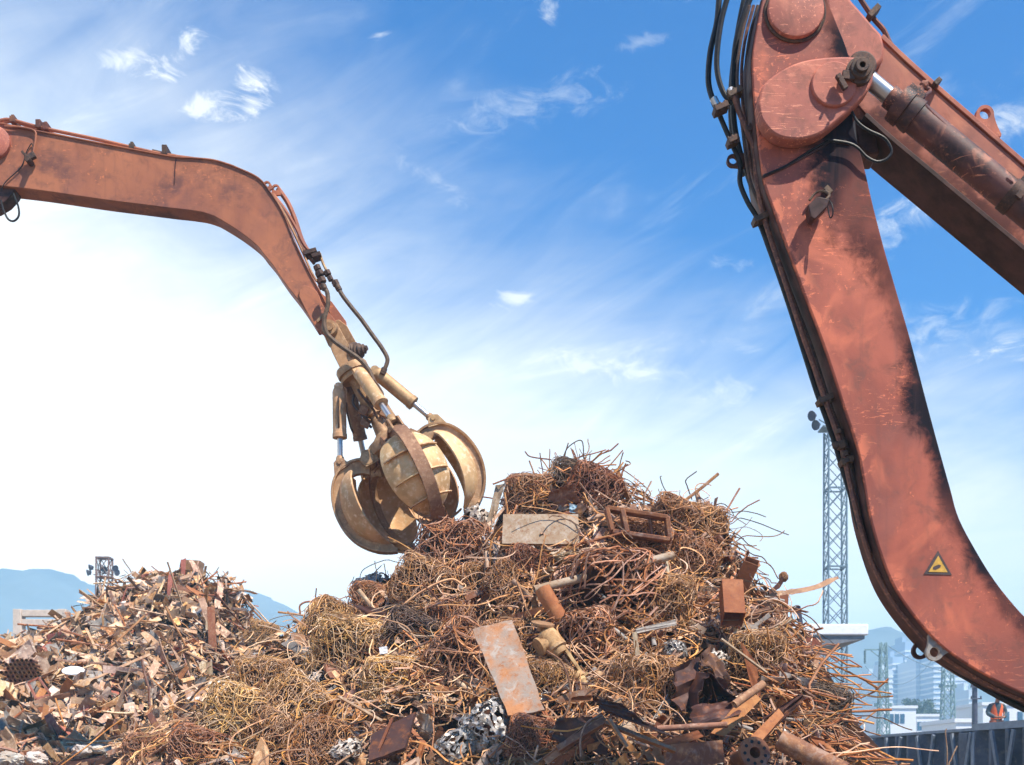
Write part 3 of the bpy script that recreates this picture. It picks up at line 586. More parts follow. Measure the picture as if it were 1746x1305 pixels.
def claw(a0):
    da = lambda r, w_: math.degrees(w_ / max(r, .2))
    n = len(pr)
    # rib: box section with outer flange
    mb = MB(); vs = []
    for i, (r, h) in enumerate(pr):
        t = i / (n - 1); p0 = Vector(pr[max(i - 1, 0)]); p1 = Vector(pr[min(i + 1, n - 1)]); tn = (p1 - p0).normalized(); nr = Vector((tn.y, -tn.x))
        if nr.x * (r - .2) + nr.y * (h - 1.5) < 0: nr = -nr
        dep = .19 * (1 - .45 * t) if t < .97 else .07; wd = .078 if t < .84 else .10 - .04 * (t - .84) / .16
        for (dn, w_) in ((0, -wd), (0, wd), (-.03, wd), (-.03, wd * .6), (-dep, wd * .6), (-dep, -wd * .6), (-.03, -wd * .6), (-.03, -wd)):
            rr = r + nr.x * dn; hh = h + nr.y * dn
            c = G(rr, a0, hh); side = (e2 * -math.sin(R(a0)) + e1 * math.cos(R(a0))); vs.append(c + side * w_)
    fs = []
    for i in range(n - 1):
        for k in range(8): fs.append((i * 8 + k, i * 8 + (k + 1) % 8, i * 8 + 8 + (k + 1) % 8, i * 8 + 8 + k))
    fs += [tuple(range(7, -1, -1)), tuple((n - 1) * 8 + k for k in range(8))]
    mb.add(vs, fs); cl = mb.build('claw', M_GRABD, grab, .004)
    # curved shell plate
    mb = MB(); m = 12; i0 = int(n * .22); rows = list(range(i0, n - 3)); vs = []
    for lay in (0, 1):
        for i in rows:
            t = (i - i0) / (len(rows) - 1); W = max(.05, .50 * math.sin(math.pi * min(1, t * .86 + .12)) ** .85)
            r, h = pr[i]; p0 = Vector(pr[i - 1]); p1 = Vector(pr[i + 1]); tn = (p1 - p0).normalized(); nr = Vector((tn.y, -tn.x))
            if nr.x * (r - .2) + nr.y * (h - 1.5) < 0: nr = -nr
            for k in range(m + 1):
                s_ = -1 + 2 * k / m; dn = -.10 - lay * .02 - .22 * s_ * s_ * W
                vs.append(G(r + nr.x * dn, a0 + da(max(r, .45), s_ * W), h + nr.y * dn))
    nr_ = len(rows); fs = []
    for lay in (0, 1):
        b = lay * nr_ * (m + 1)
        for i in range(nr_ - 1):
            for k in range(m): fs.append((b + i * (m + 1) + k, b + i * (m + 1) + k + 1, b + (i + 1) * (m + 1) + k + 1, b + (i + 1) * (m + 1) + k))
    Nn = nr_ * (m + 1); edge = [k for k in range(m + 1)] + [(i + 1) * (m + 1) - 1 for i in range(1, nr_)] + [(nr_ - 1) * (m + 1) + k for k in range(m - 1, -1, -1)] + [i * (m + 1) for i in range(nr_ - 2, 0, -1)]
    for k in range(len(edge)): a, b = edge[k], edge[(k + 1) % len(edge)]; fs.append((a, b, b + Nn, a + Nn))
    mb.add(vs, fs); mb.build('claw_shell', M_GRAB, cl)
    # stiffeners across the shell
    for t in ((.36, .54, .72) if a0 not in (92, -88) else ()):
        i = i0 + int(t * (len(rows) - 1)); r, h = pr[i]; W = .50 * math.sin(math.pi * min(1, t * .86 + .12)) ** .85 * .86
        for sg in (-1, 1):
            pts = []; mb = MB()
            for k in range(7):
                s_ = sg * (.12 + .88 * k / 6); dn = .055 * (1 - k / 7.5)
                pts.append((G(r - .11 - .20 * s_ * s_ * W * .8, a0 + da(max(r, .45), s_ * W), h), G(r - .08 - .19 * s_ * s_ * W + dn, a0 + da(max(r, .45), s_ * W), h)))
            for (p, q), (p2, q2) in zip(pts, pts[1:]): mb.add([p, p2, q2, q, p + ax * .014, p2 + ax * .014, q2 + ax * .014, q + ax * .014], [(0, 1, 2, 3), (7, 6, 5, 4), (3, 2, 6, 7), (0, 4, 5, 1)])
            mb.build('stiffener', M_GRAB, cl)
    side = (e2 * -math.sin(R(a0)) + e1 * math.cos(R(a0)))
    # hinge bracket at the hub and cylinder ear
    mb = MB(); mb.lathe(G(.30, a0, 1.04) - side * .14, side, [(.0, 0), (.075, 0), (.08, .01), (.08, .27), (.075, .28), (0, .28)], 20)
    for sg in (-1, 1): mb.prism([G(.18, a0, .96) + side * sg * .11, G(.32, a0, .93) + side * sg * .11, G(.40, a0, 1.02) + side * sg * .11, G(.36, a0, 1.13) + side * sg * .11, G(.18, a0, 1.12) + side * sg * .11], side * .025 * sg)
    mb.build('hinge_bracket', M_GRABD, grab, .004)
    mb = MB()
    for sg in (-1, 1): mb.prism([G(.52, a0, 1.0) + side * sg * .05, G(.56, a0, .90) + side * sg * .05, G(.62, a0, .87) + side * sg * .05, G(.69, a0, .90) + side * sg * .05, G(.74, a0, 1.03) + side * sg * .05], side * .025 * sg)
    mb.lathe(G(.62, a0, .92) - side * .09, side, [(0, 0), (.03, 0), (.03, .18), (0, .18)], 12)
    mb.box(G(.66, a0, 1.02), (.12, .12, .08), Matrix((side, e1, ax)).transposed()) if False else None
    mb.build('cylinder_ear', M_GRABD, cl, .003)
    # cylinder
    t0, t1 = G(.24, a0, .10), G(.62, a0, .92); dr = (t1 - t0).normalized(); Lc = (t1 - t0).length
    mb = MB(); mb.lathe(t0, dr, [(.055, -.02), (.076, .02), (.082, .05), (.082, Lc * .60), (.088, Lc * .605), (.088, Lc * .66), (.05, Lc * .665)], 20)
    mb.lathe(t0 - side * .07, side, [(0, 0), (.055, 0), (.055, .14), (0, .14)], 16); cy = mb.build('cylinder', M_GRAB if a0 in (14, -88) else M_GRABD, grab)
    mb = MB(); mb.lathe(t0, dr, [(.034, Lc * .64), (.034, Lc - .03)], 14); mb.build('rod', M_CHROME, cy)
    mb = MB(); mb.lathe(t0, dr, [(.036, Lc - .09), (.05, Lc - .07), (.05, Lc + .02)], 12); mb.build('rod_eye', M_GRABD, cy)
    mb = MB(); mb.tube(crv([t0 + dr * .12 + side * .07, t0 + dr * .2 + side * .1, t0 + dr * .42 + side * .10, t0 + dr * .5 + side * .072], 4), .012, 6); mb.build('feed_pipe', M_IRON, cy)
for a0 in (14, 92, 158, -146, -88): claw(a0)

# ---------------------------------------------------------------- scrap mounds
def lerp_table(tab, x):
    if x <= tab[0][0]: return tab[0][1]
    for (a, b), (c, e) in zip(tab, tab[1:]):
        if x <= c: return b + (e - b) * (x - a) / (c - a)
    return tab[-1][1]
def ztab(tab, Y, sink): return [((px - CX) * Y / F, max(0, CAMZ + (HY - py) * Y / F - sink)) for px, py in tab]
YR = 14.3
T1 = [(-6.8, 0), (-5.6, .9)] + ztab([(170, 1290), (300, 1225), (390, 1150), (460, 1095), (500, 1060), (560, 1040), (610, 1020), (690, 970), (750, 930), (830, 925), (850, 850), (900, 835), (950, 815), (990, 795), (1050, 815), (1120, 858), (1200, 868), (1235, 890), (1262, 960), (1310, 1020), (1350, 1060), (1380, 1130), (1410, 1200), (1440, 1290)], YR, .12) + [(4.6, 1.0), (6.2, 0)]
YR2 = 27.
T2 = [(-22, 0), (-16, 3.2)] + ztab([(-150, 1100), (0, 1098), (60, 1084), (110, 1062), (160, 1020), (205, 990), (260, 978), (300, 975), (350, 978), (405, 995), (422, 1040), (440, 1080), (500, 1100), (600, 1130), (700, 1200)], YR2, .22) + [(0.5, 1.2), (2.5, 0)]
def h1(x, y):
    r = lerp_table(T1, x)
    f = 1 - abs((YR - y) / 6.3) ** 1.2 if y < YR else 1 - ((y - YR) / 4.5) ** 1.5
    return r * max(0, f)
def h2(x, y):
    r = lerp_table(T2, x)
    f = 1 - abs((YR2 - y) / 13.) ** 1.15 if y < YR2 else 1 - ((y - YR2) / 8.) ** 1.4
    return r * max(0, f)
def lump(x, y, z=0): return noise.noise(Vector((x * 1.7, y * 1.7, z))) * .22 + noise.noise(Vector((x * 4, y * 4, 3.))) * .08
def hh1(x, y):
    b = h1(x, y); return b + lump(x, y) * min(1, b)
def hh2(x, y):
    b = h2(x, y); return b + lump(x * .7, y * .7, 9) * 1.3 * min(1, b)
def grid(hf, x0, x1, y0, y1, s, name, mat):
    mb = MB(); nx = int((x1 - x0) / s); ny = int((y1 - y0) / s); vs = []
    for j in range(ny + 1):
        for i in range(nx + 1):
            x = x0 + i * s; y = y0 + j * s; vs.append((x, y, hf(x, y) - .03))
    mb.add(vs, [(j * (nx + 1) + i, j * (nx + 1) + i + 1, (j + 1) * (nx + 1) + i + 1, (j + 1) * (nx + 1) + i) for j in range(ny) for i in range(nx) if max(vs[q][2] for q in (j * (nx + 1) + i, (j + 1) * (nx + 1) + i + 1)) > -.02])
    return mb.build(name, mat)
def hit(px, py, hf=hh1, y0=7.6, y1=YR, s=.04):
    y = y0
    while y < y1:
        x = (px - CX) * y / F; z = CAMZ + (HY - py) * y / F
        if z <= hf(x, y): break
        y += s
    x = (px - CX) * y / F
    return Vector((x, y, hf(x, y)))
def nrm(p, hf=hh1, e=.15):
    return Vector((hf(p.x - e, p.y) - hf(p.x + e, p.y), hf(p.x, p.y - e) - hf(p.x, p.y + e), 2 * e)).normalized()
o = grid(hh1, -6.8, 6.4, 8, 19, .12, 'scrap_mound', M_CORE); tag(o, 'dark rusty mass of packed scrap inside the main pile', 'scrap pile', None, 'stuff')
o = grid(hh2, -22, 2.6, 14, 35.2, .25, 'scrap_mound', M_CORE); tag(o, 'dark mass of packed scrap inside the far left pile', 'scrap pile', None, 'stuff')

rnd = random.Random(11)
def rv(s=1): return Vector((rnd.uniform(-s, s), rnd.uniform(-s, s), rnd.uniform(-s, s)))
def bale_mesh(name, mat, n, r, curl, seg=.045, ln=22, nn=6., lay=None, sq=(1, 1, 1), loose=.06, ribbon=0.):
    """cube of pressed wire about 1 unit wide: many curling wires wrapped over a rounded box"""
    mb = MB()
    def proj(p, k):
        q = Vector((abs(p.x / sq[0]), abs(p.y / sq[1]), abs(p.z / sq[2]))); m = (q.x ** nn + q.y ** nn + q.z ** nn) ** (1 / nn)
        return p * (.5 * k / max(m, 1e-3))
    mbx = MB(); cs = []
    for i in range(n):
        p = rv().normalized(); k = rnd.choice([.80, .86, .92, .97, 1.0, 1.02, 1.05]) + rnd.uniform(-.02, .02)
        p = proj(p, k); d_ = rv().normalized() if lay is None or rnd.random() < .25 else (Vector(lay) + rv(.35)).normalized()
        cu = rnd.uniform(-curl, curl); path = [p]; kk = k
        for j in range(rnd.randint(ln // 2, ln)):
            nrm_ = p.normalized(); cu += rnd.uniform(-curl, curl) * .5; cu *= .93
            d_ = (Matrix.Rotation(cu, 3, nrm_) @ d_); d_ = (d_ - nrm_ * d_.dot(nrm_) * .6).normalized()
            kk = min(1.12, max(.74, kk + rnd.uniform(-.022, .022)))
            p2 = proj(p + d_ * seg, kk); 
            if (p2 - p).length < seg * .3: break
            d_ = (p2 - p).normalized(); p = p2; path.append(p)
        if rnd.random() < loose:
            o_ = p.normalized() * .6 + d_
            for j in range(rnd.randint(2, 6)): o_ = (o_ + rv(.4)).normalized(); p = p + o_ * seg; path.append(p)
        if len(path) > 3 and ribbon:
            vs = []; W = ribbon * rnd.uniform(.4, 1.3); ph = rnd.uniform(0, 9)
            for j, q in enumerate(path):
                tn = (path[min(j + 1, len(path) - 1)] - path[max(j - 1, 0)]).normalized(); sdv = tn.cross(q.normalized()).normalized(); tw = math.sin(j * .9 + ph) * .8; sdv = (sdv * math.cos(tw) + q.normalized() * math.sin(tw)) * W * (.7 + .3 * math.sin(j * 1.7 + ph)); nq = tn.cross(sdv).normalized() * .003
                vs += [q + sdv + nq, q - sdv + nq, q - sdv - nq, q + sdv - nq]
            mb.add(vs, sum([[(b + k, b + (k + 1) % 4, b + 4 + (k + 1) % 4, b + 4 + k) for k in range(4)] for b in range(0, len(vs) - 4, 4)], []))
        elif len(path) > 3: mb.tube(path, r * rnd.uniform(.75, 1.25), 4, cap=False)
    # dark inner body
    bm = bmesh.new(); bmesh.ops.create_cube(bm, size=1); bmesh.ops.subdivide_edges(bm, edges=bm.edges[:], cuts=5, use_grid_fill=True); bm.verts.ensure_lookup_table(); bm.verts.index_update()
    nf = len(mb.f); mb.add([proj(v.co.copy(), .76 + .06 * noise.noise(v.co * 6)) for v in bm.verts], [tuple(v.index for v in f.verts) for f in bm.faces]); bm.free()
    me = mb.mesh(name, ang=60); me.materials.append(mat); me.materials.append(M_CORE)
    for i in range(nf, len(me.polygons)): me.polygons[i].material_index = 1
    return me
BALE = [bale_mesh('wire_bale', M_WIRE, 600, .0066, .35), bale_mesh('wire_bale', M_WIRE, 480, .0080, .22, ln=26),
        bale_mesh('wire_bale', M_WIRED, 460, .0078, .08, lay=(1, .1, .1), ln=24), bale_mesh('wire_bale', M_WIREG, 620, .0058, .42),
        bale_mesh('wire_bale', M_WIREG, 520, .0068, .30, ln=28, sq=(1, .9, .95)), bale_mesh('wire_bale', M_WIRE, 330, .0110, .12, lay=(.9, .2, .3), ln=26, sq=(1.15, .9, .8)),
        bale_mesh('wire_bale', M_WIRE, 680, .0058, .5, sq=(1, 1, .9)), bale_mesh('wire_bale', M_WIREG, 540, .0066, .16, lay=(.2, .2, 1), ln=24)]
def put(me, name, loc, rot, scale, label, cat, group=None):
    o = bpy.data.objects.new(name, me); COL.objects.link(o)
    o.location = loc; o.rotation_euler = rot if not isinstance(rot, Matrix) else rot.to_euler()
    o.scale = (scale,) * 3 if not isinstance(scale, (tuple, list)) else scale
    return tag(o, label, cat, group)
G_B = 'pressed wire bales in the main pile'
TINB = bale_mesh('tin_bale', M_TIN, 210, .01, .5, seg=.05, ln=12, nn=4., ribbon=.055)
TINS = bale_mesh('tin_bale', M_WHITE, 90, .01, .6, seg=.06, ln=9, nn=3., sq=(1, .8, .7), ribbon=.09)
bales = [(780, 968, 112, 1, 'big golden brown wire bale under the open grab', 5), (902, 978, 70, 6, 'fine reddish wire bale under the pale steel plate', 20), (695, 1092, 84, 2, 'dark bale of parallel wires in the middle left of the pile', 30),
    (775, 1082, 76, 0, 'small wire bale wedged left of the tall rusty plate, upper one', 10), (603, 1122, 120, 3, 'loose golden wire bale left of the white tag', 15), (675, 1178, 100, 4, 'square golden wire bale with big loops above the folded brown panel', 2),
    (792, 1158, 132, 1, 'large tilted wire bale touching the left edge of the tall rusty plate', 38), (905, 1272, 88, 6, 'wire bale right of the crumpled bright tin at the bottom', 12), (985, 1102, 104, 5, 'bale of arched wires beside the old valve', -10),
    (925, 1178, 84, 7, 'wire bale below the old valve', 10), (1105, 1188, 104, 0, 'wire bale left of the crushed dark drum', 0), (1035, 1022, 136, 5, 'bale of thick bent rods under the long pipe', -5), (1085, 948, 96, 6, 'wire bale right below the steel frame', 12),
    (905, 858, 76, 4, 'wire bale resting above the pale steel plate', 0), (1010, 856, 84, 0, 'wire bale on the summit side above the steel frame', 25), (1195, 912, 70, 1, 'dense wire bale at the upper right corner of the pile', 5),
    (565, 1078, 84, 7, 'arched golden wire bale on the left ridge of the pile', 30), (452, 1176, 92, 3, 'golden wire bale low on the left slope, nearest the far pile', 5), (418, 1246, 120, 4, 'big round golden bale at the lower left of the main pile', 20),
    (508, 1226, 104, 3, 'golden bale of fine wire below the grey channel', 40), (645, 1040, 80, 6, 'wire bale just under the crumpled pale foil', 20), (560, 1284, 96, 0, 'wire bale at the bottom edge left of the folded brown panel', 15), (345, 1292, 100, 6, 'reddish wire bale at the bottom left corner of the main pile', 10),
    (672, 1296, 84, 1, 'wire bale under the folded brown panel', 8), (828, 1012, 76, 7, 'narrow wire bale between the big golden bale and the short fat pipe', 5), (725, 1010, 88, 3, 'golden wire bale left of the one under the grab', 25), (1150, 905, 76, 1, 'wire bale right of the steel frame', 30),
    (1290, 1140, 88, 7, 'bale of hanging rusty wire on the right flank', 0), (865, 1105, 70, 0, 'wire bale hidden behind the tall rusty plate', 0), (255, 1300, 80, 6, 'low reddish wire bale at the foot of the left slope', 0), (975, 832, 70, 2, 'dark wire bale at the summit', 15),
    (1130, 1040, 90, 1, 'wire bale right of the bale of thick rods', 10), (1380, 1225, 90, 2, 'dark bale on the lower right flank of the pile', 12), (870, 1010, 70, 6, 'fine wire bale left of the short fat pipe', 44), (475, 1275, 90, 7, 'golden wire bale at the bottom edge between two round ones', 25), (1180, 975, 80, 0, 'wire bale above the rusty square tube', 22)]
for px, py, sz, k, lab, ang in bales:
    p = hit(px, py); n = nrm(p); S = sz * p.y / F; p = p + n * S * (.04 if px < 700 else .12)
    rot = Matrix.Rotation(R(ang), 3, 'Y') @ Matrix.Rotation(R(rnd.uniform(-40, 40)), 3, 'Z') @ Matrix.Rotation(R(rnd.uniform(-16, 16)), 3, 'X')
    put(BALE[k], 'wire_bale', p, rot, S * 1.02, lab, 'wire bale', G_B)
# ---------------------------------------------------------------- individual pieces of scrap: a few source meshes of each kind
def bar_mesh(name, mat, L, r, bend, n=5):
    mb = MB(); pts = []; b1 = rv(bend); m = 9
    for i in range(m):
        t = i / (m - 1) - .5; pts.append(Vector((t * L, 0, 0)) + b1 * (t * t * L * 1.5) + Vector((0, noise.noise(Vector((i * .7, L * 9, r * 99))) * bend * .2, noise.noise(Vector((i * .7, 5, L * 7))) * bend * .2)))
    mb.tube(pts, r, n); me = mb.mesh(name); me.materials.append(mat); return me
def strip_mesh(name, mat, L, wd, th, bend, twist=.4):
    mb = MB(); m = 10; ph = rnd.uniform(0, 6); vs = []
    for i in range(m):
        t = i / (m - 1) - .5; c = Vector((t * L, bend * .3 * math.sin(t * 4 + ph), bend * math.sin(t * 3.2 + ph * 2))); a = twist * t * 2; W = wd * (1 + .15 * noise.noise(Vector((i * .9, ph, 0))))
        u = Vector((0, math.cos(a), math.sin(a))); v = Vector((0, -math.sin(a), math.cos(a)))
        vs += [c + u * W / 2 + v * th / 2, c - u * W / 2 + v * th / 2, c - u * W / 2 - v * th / 2, c + u * W / 2 - v * th / 2]
    mb.add(vs, sum([[(q + k, q + (k + 1) % 4, q + 4 + (k + 1) % 4, q + 4 + k) for k in range(4)] for q in range(0, 4 * (m - 1), 4)], []) + [(3, 2, 1, 0), tuple(len(vs) - 4 + k for k in range(4))])
    me = mb.mesh(name, ang=30); me.materials.append(mat); return me
def pipe_mesh(name, mat, L, ro, ri=None, n=18):
    mb = MB(); ri = ri or ro * .84; d_ = ro * .05
    pr_ = [(ri, -L / 2), (ro, -L / 2)] + [(ro * (1 + .02 * math.sin(i)), -L / 2 + L * i / 6) for i in range(1, 6)] + [(ro, L / 2), (ri, L / 2), (ri, -L / 2)]
    mb.lathe((0, 0, 0), (1, 0, 0), pr_, n); del mb.f[-2:]
    me = mb.mesh(name); me.materials.append(mat); return me
def sheet_mesh(name, mat, a, b, amp, th=.004, n=12, fold=0., jag=.0):
    """torn, buckled sheet of metal with thickness"""
    ph = rnd.uniform(0, 50); vs = []; mb = MB()
    for lay in (0, 1):
        for j in range(n + 1):
            for i in range(n + 1):
                u = i / n - .5; v = j / n - .5; q = Vector((u * 2.2 + ph, v * 2.2, 0)); z = noise.noise(q) * amp * 2 + noise.noise(q * 2.6) * amp * .7 + abs(u * fold) * a
                ex = 1 + jag * noise.noise(Vector((ph, v * 7, u * 7))) * (abs(u) > .44 or abs(v) > .44)
                vs.append(Vector((u * a * ex, v * b * ex, z - lay * th)))
    N = (n + 1) ** 2; fs = []
    for j in range(n):
        for i in range(n):
            q = j * (n + 1) + i; fs += [(q, q + 1, q + n + 2, q + n + 1), (N + q + n + 1, N + q + n + 2, N + q + 1, N + q)]
    ed = list(range(n + 1)) + [(j + 1) * (n + 1) - 1 for j in range(1, n + 1)] + [n * (n + 1) + i for i in range(n - 1, -1, -1)] + [j * (n + 1) for j in range(n - 1, 0, -1)]
    for k in range(len(ed)): p, q = ed[k], ed[(k + 1) % len(ed)]; fs.append((q, p, p + N, q + N))
    mb.add(vs, fs); me = mb.mesh(name, ang=40); me.materials.append(mat); return me
def prof_mesh(name, mat, poly, L, sk=0.):
    mb = MB(); mb.prism([Vector((-L / 2 + sk * y, y, z)) for y, z in poly], (L, 0, 0)); me = mb.mesh(name, ang=25); me.materials.append(mat); return me
def angle_poly(a, t): return [(0, 0), (a, 0), (a, t), (t, t), (t, a), (0, a)]
def chan_poly(a, b, t): return [(-a / 2, 0), (a / 2, 0), (a / 2, b), (a / 2 - t, b), (a / 2 - t, t), (-a / 2 + t, t), (-a / 2 + t, b), (-a / 2, b)]
def tube_obj(a, b, L, t):
    mb = MB(); o_ = [(-a / 2, -b / 2), (a / 2, -b / 2), (a / 2, b / 2), (-a / 2, b / 2)]; i_ = [(-a / 2 + t, -b / 2 + t), (a / 2 - t, -b / 2 + t), (a / 2 - t, b / 2 - t), (-a / 2 + t, b / 2 - t)]
    vs = [Vector((x, y, z)) for x in (-L / 2, L / 2) for (y, z) in o_ + i_]
    fs = []
    for k in range(4):
        j = (k + 1) % 4; fs += [(k, k + 8, j + 8, j), (k + 4, j + 4, j + 12, k + 12), (k, j, j + 4, k + 4), (k + 8, k + 12, j + 12, j + 8)]
    mb.add(vs, fs); return mb
def block_mesh(name, mat, sx_, sy_, sz_, dent=.15):
    me = bpy.data.meshes.new(name); bm = bmesh.new(); bmesh.ops.create_cube(bm, size=1); bmesh.ops.subdivide_edges(bm, edges=bm.edges[:], cuts=3, use_grid_fill=True); ph = rnd.uniform(0, 99)
    for v in bm.verts: v.co = Vector((v.co.x * sx_, v.co.y * sy_, v.co.z * sz_)) * (1 + dent * noise.noise(v.co * 3 + Vector((ph, 0, 0))))
    bm.to_mesh(me); bm.free(); me.materials.append(mat); me.shade_smooth(); me.set_sharp_from_angle(angle=R(30)); return me

def surf_rot(n, ang, tilt=0, roll=0):
    """X axis lies along the slope (ang: 0 = to the right, 90 = up the slope), Z along the surface normal"""
    n = n.normalized(); x = Vector((1, 0, 0)) - n * n.x; x.normalize(); y = n.cross(x)
    M = Matrix((x, y, n)).transposed()
    return M @ Matrix.Rotation(R(ang), 3, 'Z') @ Matrix.Rotation(R(tilt), 3, 'Y') @ Matrix.Rotation(R(roll), 3, 'X')
BARS = [bar_mesh('steel_bar', rnd.choice([M_BAR, M_BAR, M_WIRE, M_STRIP]), rnd.uniform(.5, 1.25), rnd.uniform(.007, .013), rnd.choice([.04, .1, .35, .6])) for _ in range(16)]
STRIPS = [strip_mesh('metal_strip', rnd.choice([M_STRIP, M_STRIP, M_SHEET, M_PALE, M_TAN, M_BAR, M_GREYM]), rnd.uniform(.3, .8), rnd.uniform(.03, .085), .006, rnd.uniform(.0, .06)) for _ in range(18)]
PIPES = [pipe_mesh('pipe_offcut', rnd.choice([M_STRIP, M_PALE, M_TAN, M_GREYM]), rnd.uniform(.25, .7), rnd.uniform(.016, .034)) for _ in range(7)]
SHEETS = [sheet_mesh('sheet_offcut', rnd.choice([M_SHEET, M_STRIP, M_ORANGE, M_TIN, M_WHITE, M_DKSHEET, M_PALE]), rnd.uniform(.18, .42), rnd.uniform(.12, .28), rnd.uniform(.02, .06), jag=.25) for _ in range(14)]
ANGLES = [prof_mesh('angle_iron', rnd.choice([M_STRIP, M_SHEET, M_BAR, M_GREYM]), angle_poly(rnd.uniform(.03, .06), .006), rnd.uniform(.4, .9)) for _ in range(6)]

def zone(px, py):
    v = 'near the summit' if py < 930 else 'half way up' if py < 1110 else 'low at the front'
    h = 'left slope' if px < 700 else 'middle' if px < 1080 else 'right slope'
    return h, v
inv = lambda px, py: 0
outline = [(300, 1240), (390, 1160), (480, 1080), (560, 1045), (610, 1030), (690, 985), (760, 945), (835, 935), (855, 860), (920, 838), (990, 805), (1050, 825), (1130, 866), (1200, 874), (1232, 895), (1258, 960), (1305, 1020), (1345, 1060), (1378, 1130), (1405, 1200), (1430, 1300)]
def top_at(px): return lerp_table(outline, px)
KEEP = [(922, 902, 72, 30), (850, 1110, 40, 50), (885, 1180, 45, 45), (1088, 895, 60, 30), (1030, 975, 120, 12), (955, 1120, 45, 50), (1250, 1030, 30, 40), (1210, 1175, 65, 50), (945, 1040, 25, 30), (668, 1256, 45, 42), (1320, 1235, 30, 35), (1285, 1285, 28, 28), (1405, 1280, 30, 26), (1260, 1215, 40, 38), (800, 1255, 70, 45)]
def free(px, py): return rnd.random() < .12 or not any(abs(px - a) < c and abs(py - b) < e for a, b, c, e in KEEP)
def rand_px(x0=200, x1=1430):
    while True:
        px = rnd.uniform(x0, x1); py = rnd.uniform(800, 1320)
        if py > top_at(px) + 4 and not (px < 300 and py < 1240) and free(px, py): return px, py
def scatter(meshes, name, cnt, cat, desc, group, x0=200, x1=1430, off=(.0, .12), tilt=18, ang=None, sc=(.8, 1.2), hf=hh1, picker=None, zf=zone):
    for i in range(cnt):
        px, py = (picker or rand_px)(x0, x1)
        p = hit(px, py) if hf is hh1 else hit(px, py, hh2, 12.5, YR2, .06); n = nrm(p, hf)
        a = rnd.gauss(*ang) if ang else rnd.uniform(0, 180)
        h, v = zf(px, py)
        put(rnd.choice(meshes), name, p + n * rnd.uniform(*off), surf_rot(n, a, rnd.gauss(0, tilt), rnd.uniform(-90, 90)), rnd.uniform(*sc), f'{desc}, {v}, {h} of the {"main" if hf is hh1 else "far left"} pile', cat, f'{group}, {h}, {v}')
scatter(BARS, 'steel_bar', 150, 'steel bar', 'loose rusty steel bar', 'rusty steel bars', 860, 1420, (.02, .14), 20)
scatter(BARS, 'steel_bar', 35, 'steel bar', 'loose rusty steel bar', 'rusty steel bars', 250, 860, (.02, .14), 20)
scatter(STRIPS, 'metal_strip', 130, 'metal strip', 'bent flat strip of scrap metal', 'bent metal strips', 820, 1420, (.02, .16), 22)
scatter(STRIPS, 'metal_strip', 75, 'metal strip', 'bent flat strip of scrap metal', 'bent metal strips', 200, 820, (.02, .16), 22, sc=(.6, 1.))
scatter(SHEETS, 'sheet_offcut', 125, 'sheet metal', 'torn offcut of sheet metal', 'sheet metal offcuts', 200, 1420, (.02, .14), 30, sc=(.5, 1.1))
scatter(PIPES, 'pipe_offcut', 45, 'pipe', 'short offcut of pipe', 'short pipe offcuts', 500, 1420, (.02, .14), 20)
scatter(ANGLES, 'angle_iron', 45, 'angle iron', 'length of rusty angle iron', 'lengths of angle iron', 500, 1420, (.02, .12), 18)
FAN = [bar_mesh('steel_bar', M_BAR, rnd.uniform(.8, 1.3), rnd.uniform(.0085, .0125), rnd.choice([.03, .06, .2])) for _ in range(8)]
# spiky rods on the summit, sticking up
for i in range(85):
    px = rnd.gauss(985, 52); py = top_at(px) + rnd.uniform(-14, 40)
    p = hit(px, py); d_ = Vector((rnd.uniform(-1.2, 1.2), rnd.uniform(-.6, .3), rnd.uniform(-.1, .9))).normalized()
    put(rnd.choice(FAN), 'steel_rod', p + Vector((0, 0, rnd.uniform(.02, .18))), Matrix(d_.to_track_quat('X', 'Z').to_matrix()), rnd.uniform(.35, .8), 'thin rusty rod bristling from the very top of the main pile', 'steel rod', 'rods bristling from the summit')
for i in range(26):
    px = rnd.uniform(1050, 1250); py = top_at(px) + rnd.uniform(-8, 40)
    p = hit(px, py); d_ = Vector((rnd.uniform(-1.2, 1.2), rnd.uniform(-.6, .3), rnd.uniform(-.2, .7))).normalized()
    put(rnd.choice(BARS), 'steel_rod', p + Vector((0, 0, rnd.uniform(.0, .1))), Matrix(d_.to_track_quat('X', 'Z').to_matrix()), rnd.uniform(.4, .7), 'rusty rod sticking out of the upper right shoulder of the main pile', 'steel rod', 'rods on the upper right shoulder')
# fan of rods on the lower right flank, ends pointing right
for i in range(110):
    py = rnd.uniform(1105, 1320); px = lerp_table(outline, 0) and rnd.uniform(0, 1) ** .6 * 130 + {0: 1290}.get(0) + (py - 1105) * .22 - 20
    p = hit(px, py); a = rnd.gauss(-14, 16)
    d_ = Vector((math.cos(R(a)), rnd.uniform(-.35, .15), math.sin(R(a)))).normalized()
    put(rnd.choice(FAN + BARS), 'steel_rod', p + Vector((.05, -.05, rnd.uniform(-.02, .12))), Matrix(d_.to_track_quat('X', 'Z').to_matrix()), rnd.uniform(.5, 1.05), 'long rusty rod fanning out at the lower right flank of the main pile', 'steel rod', 'rods fanning out on the lower right flank')

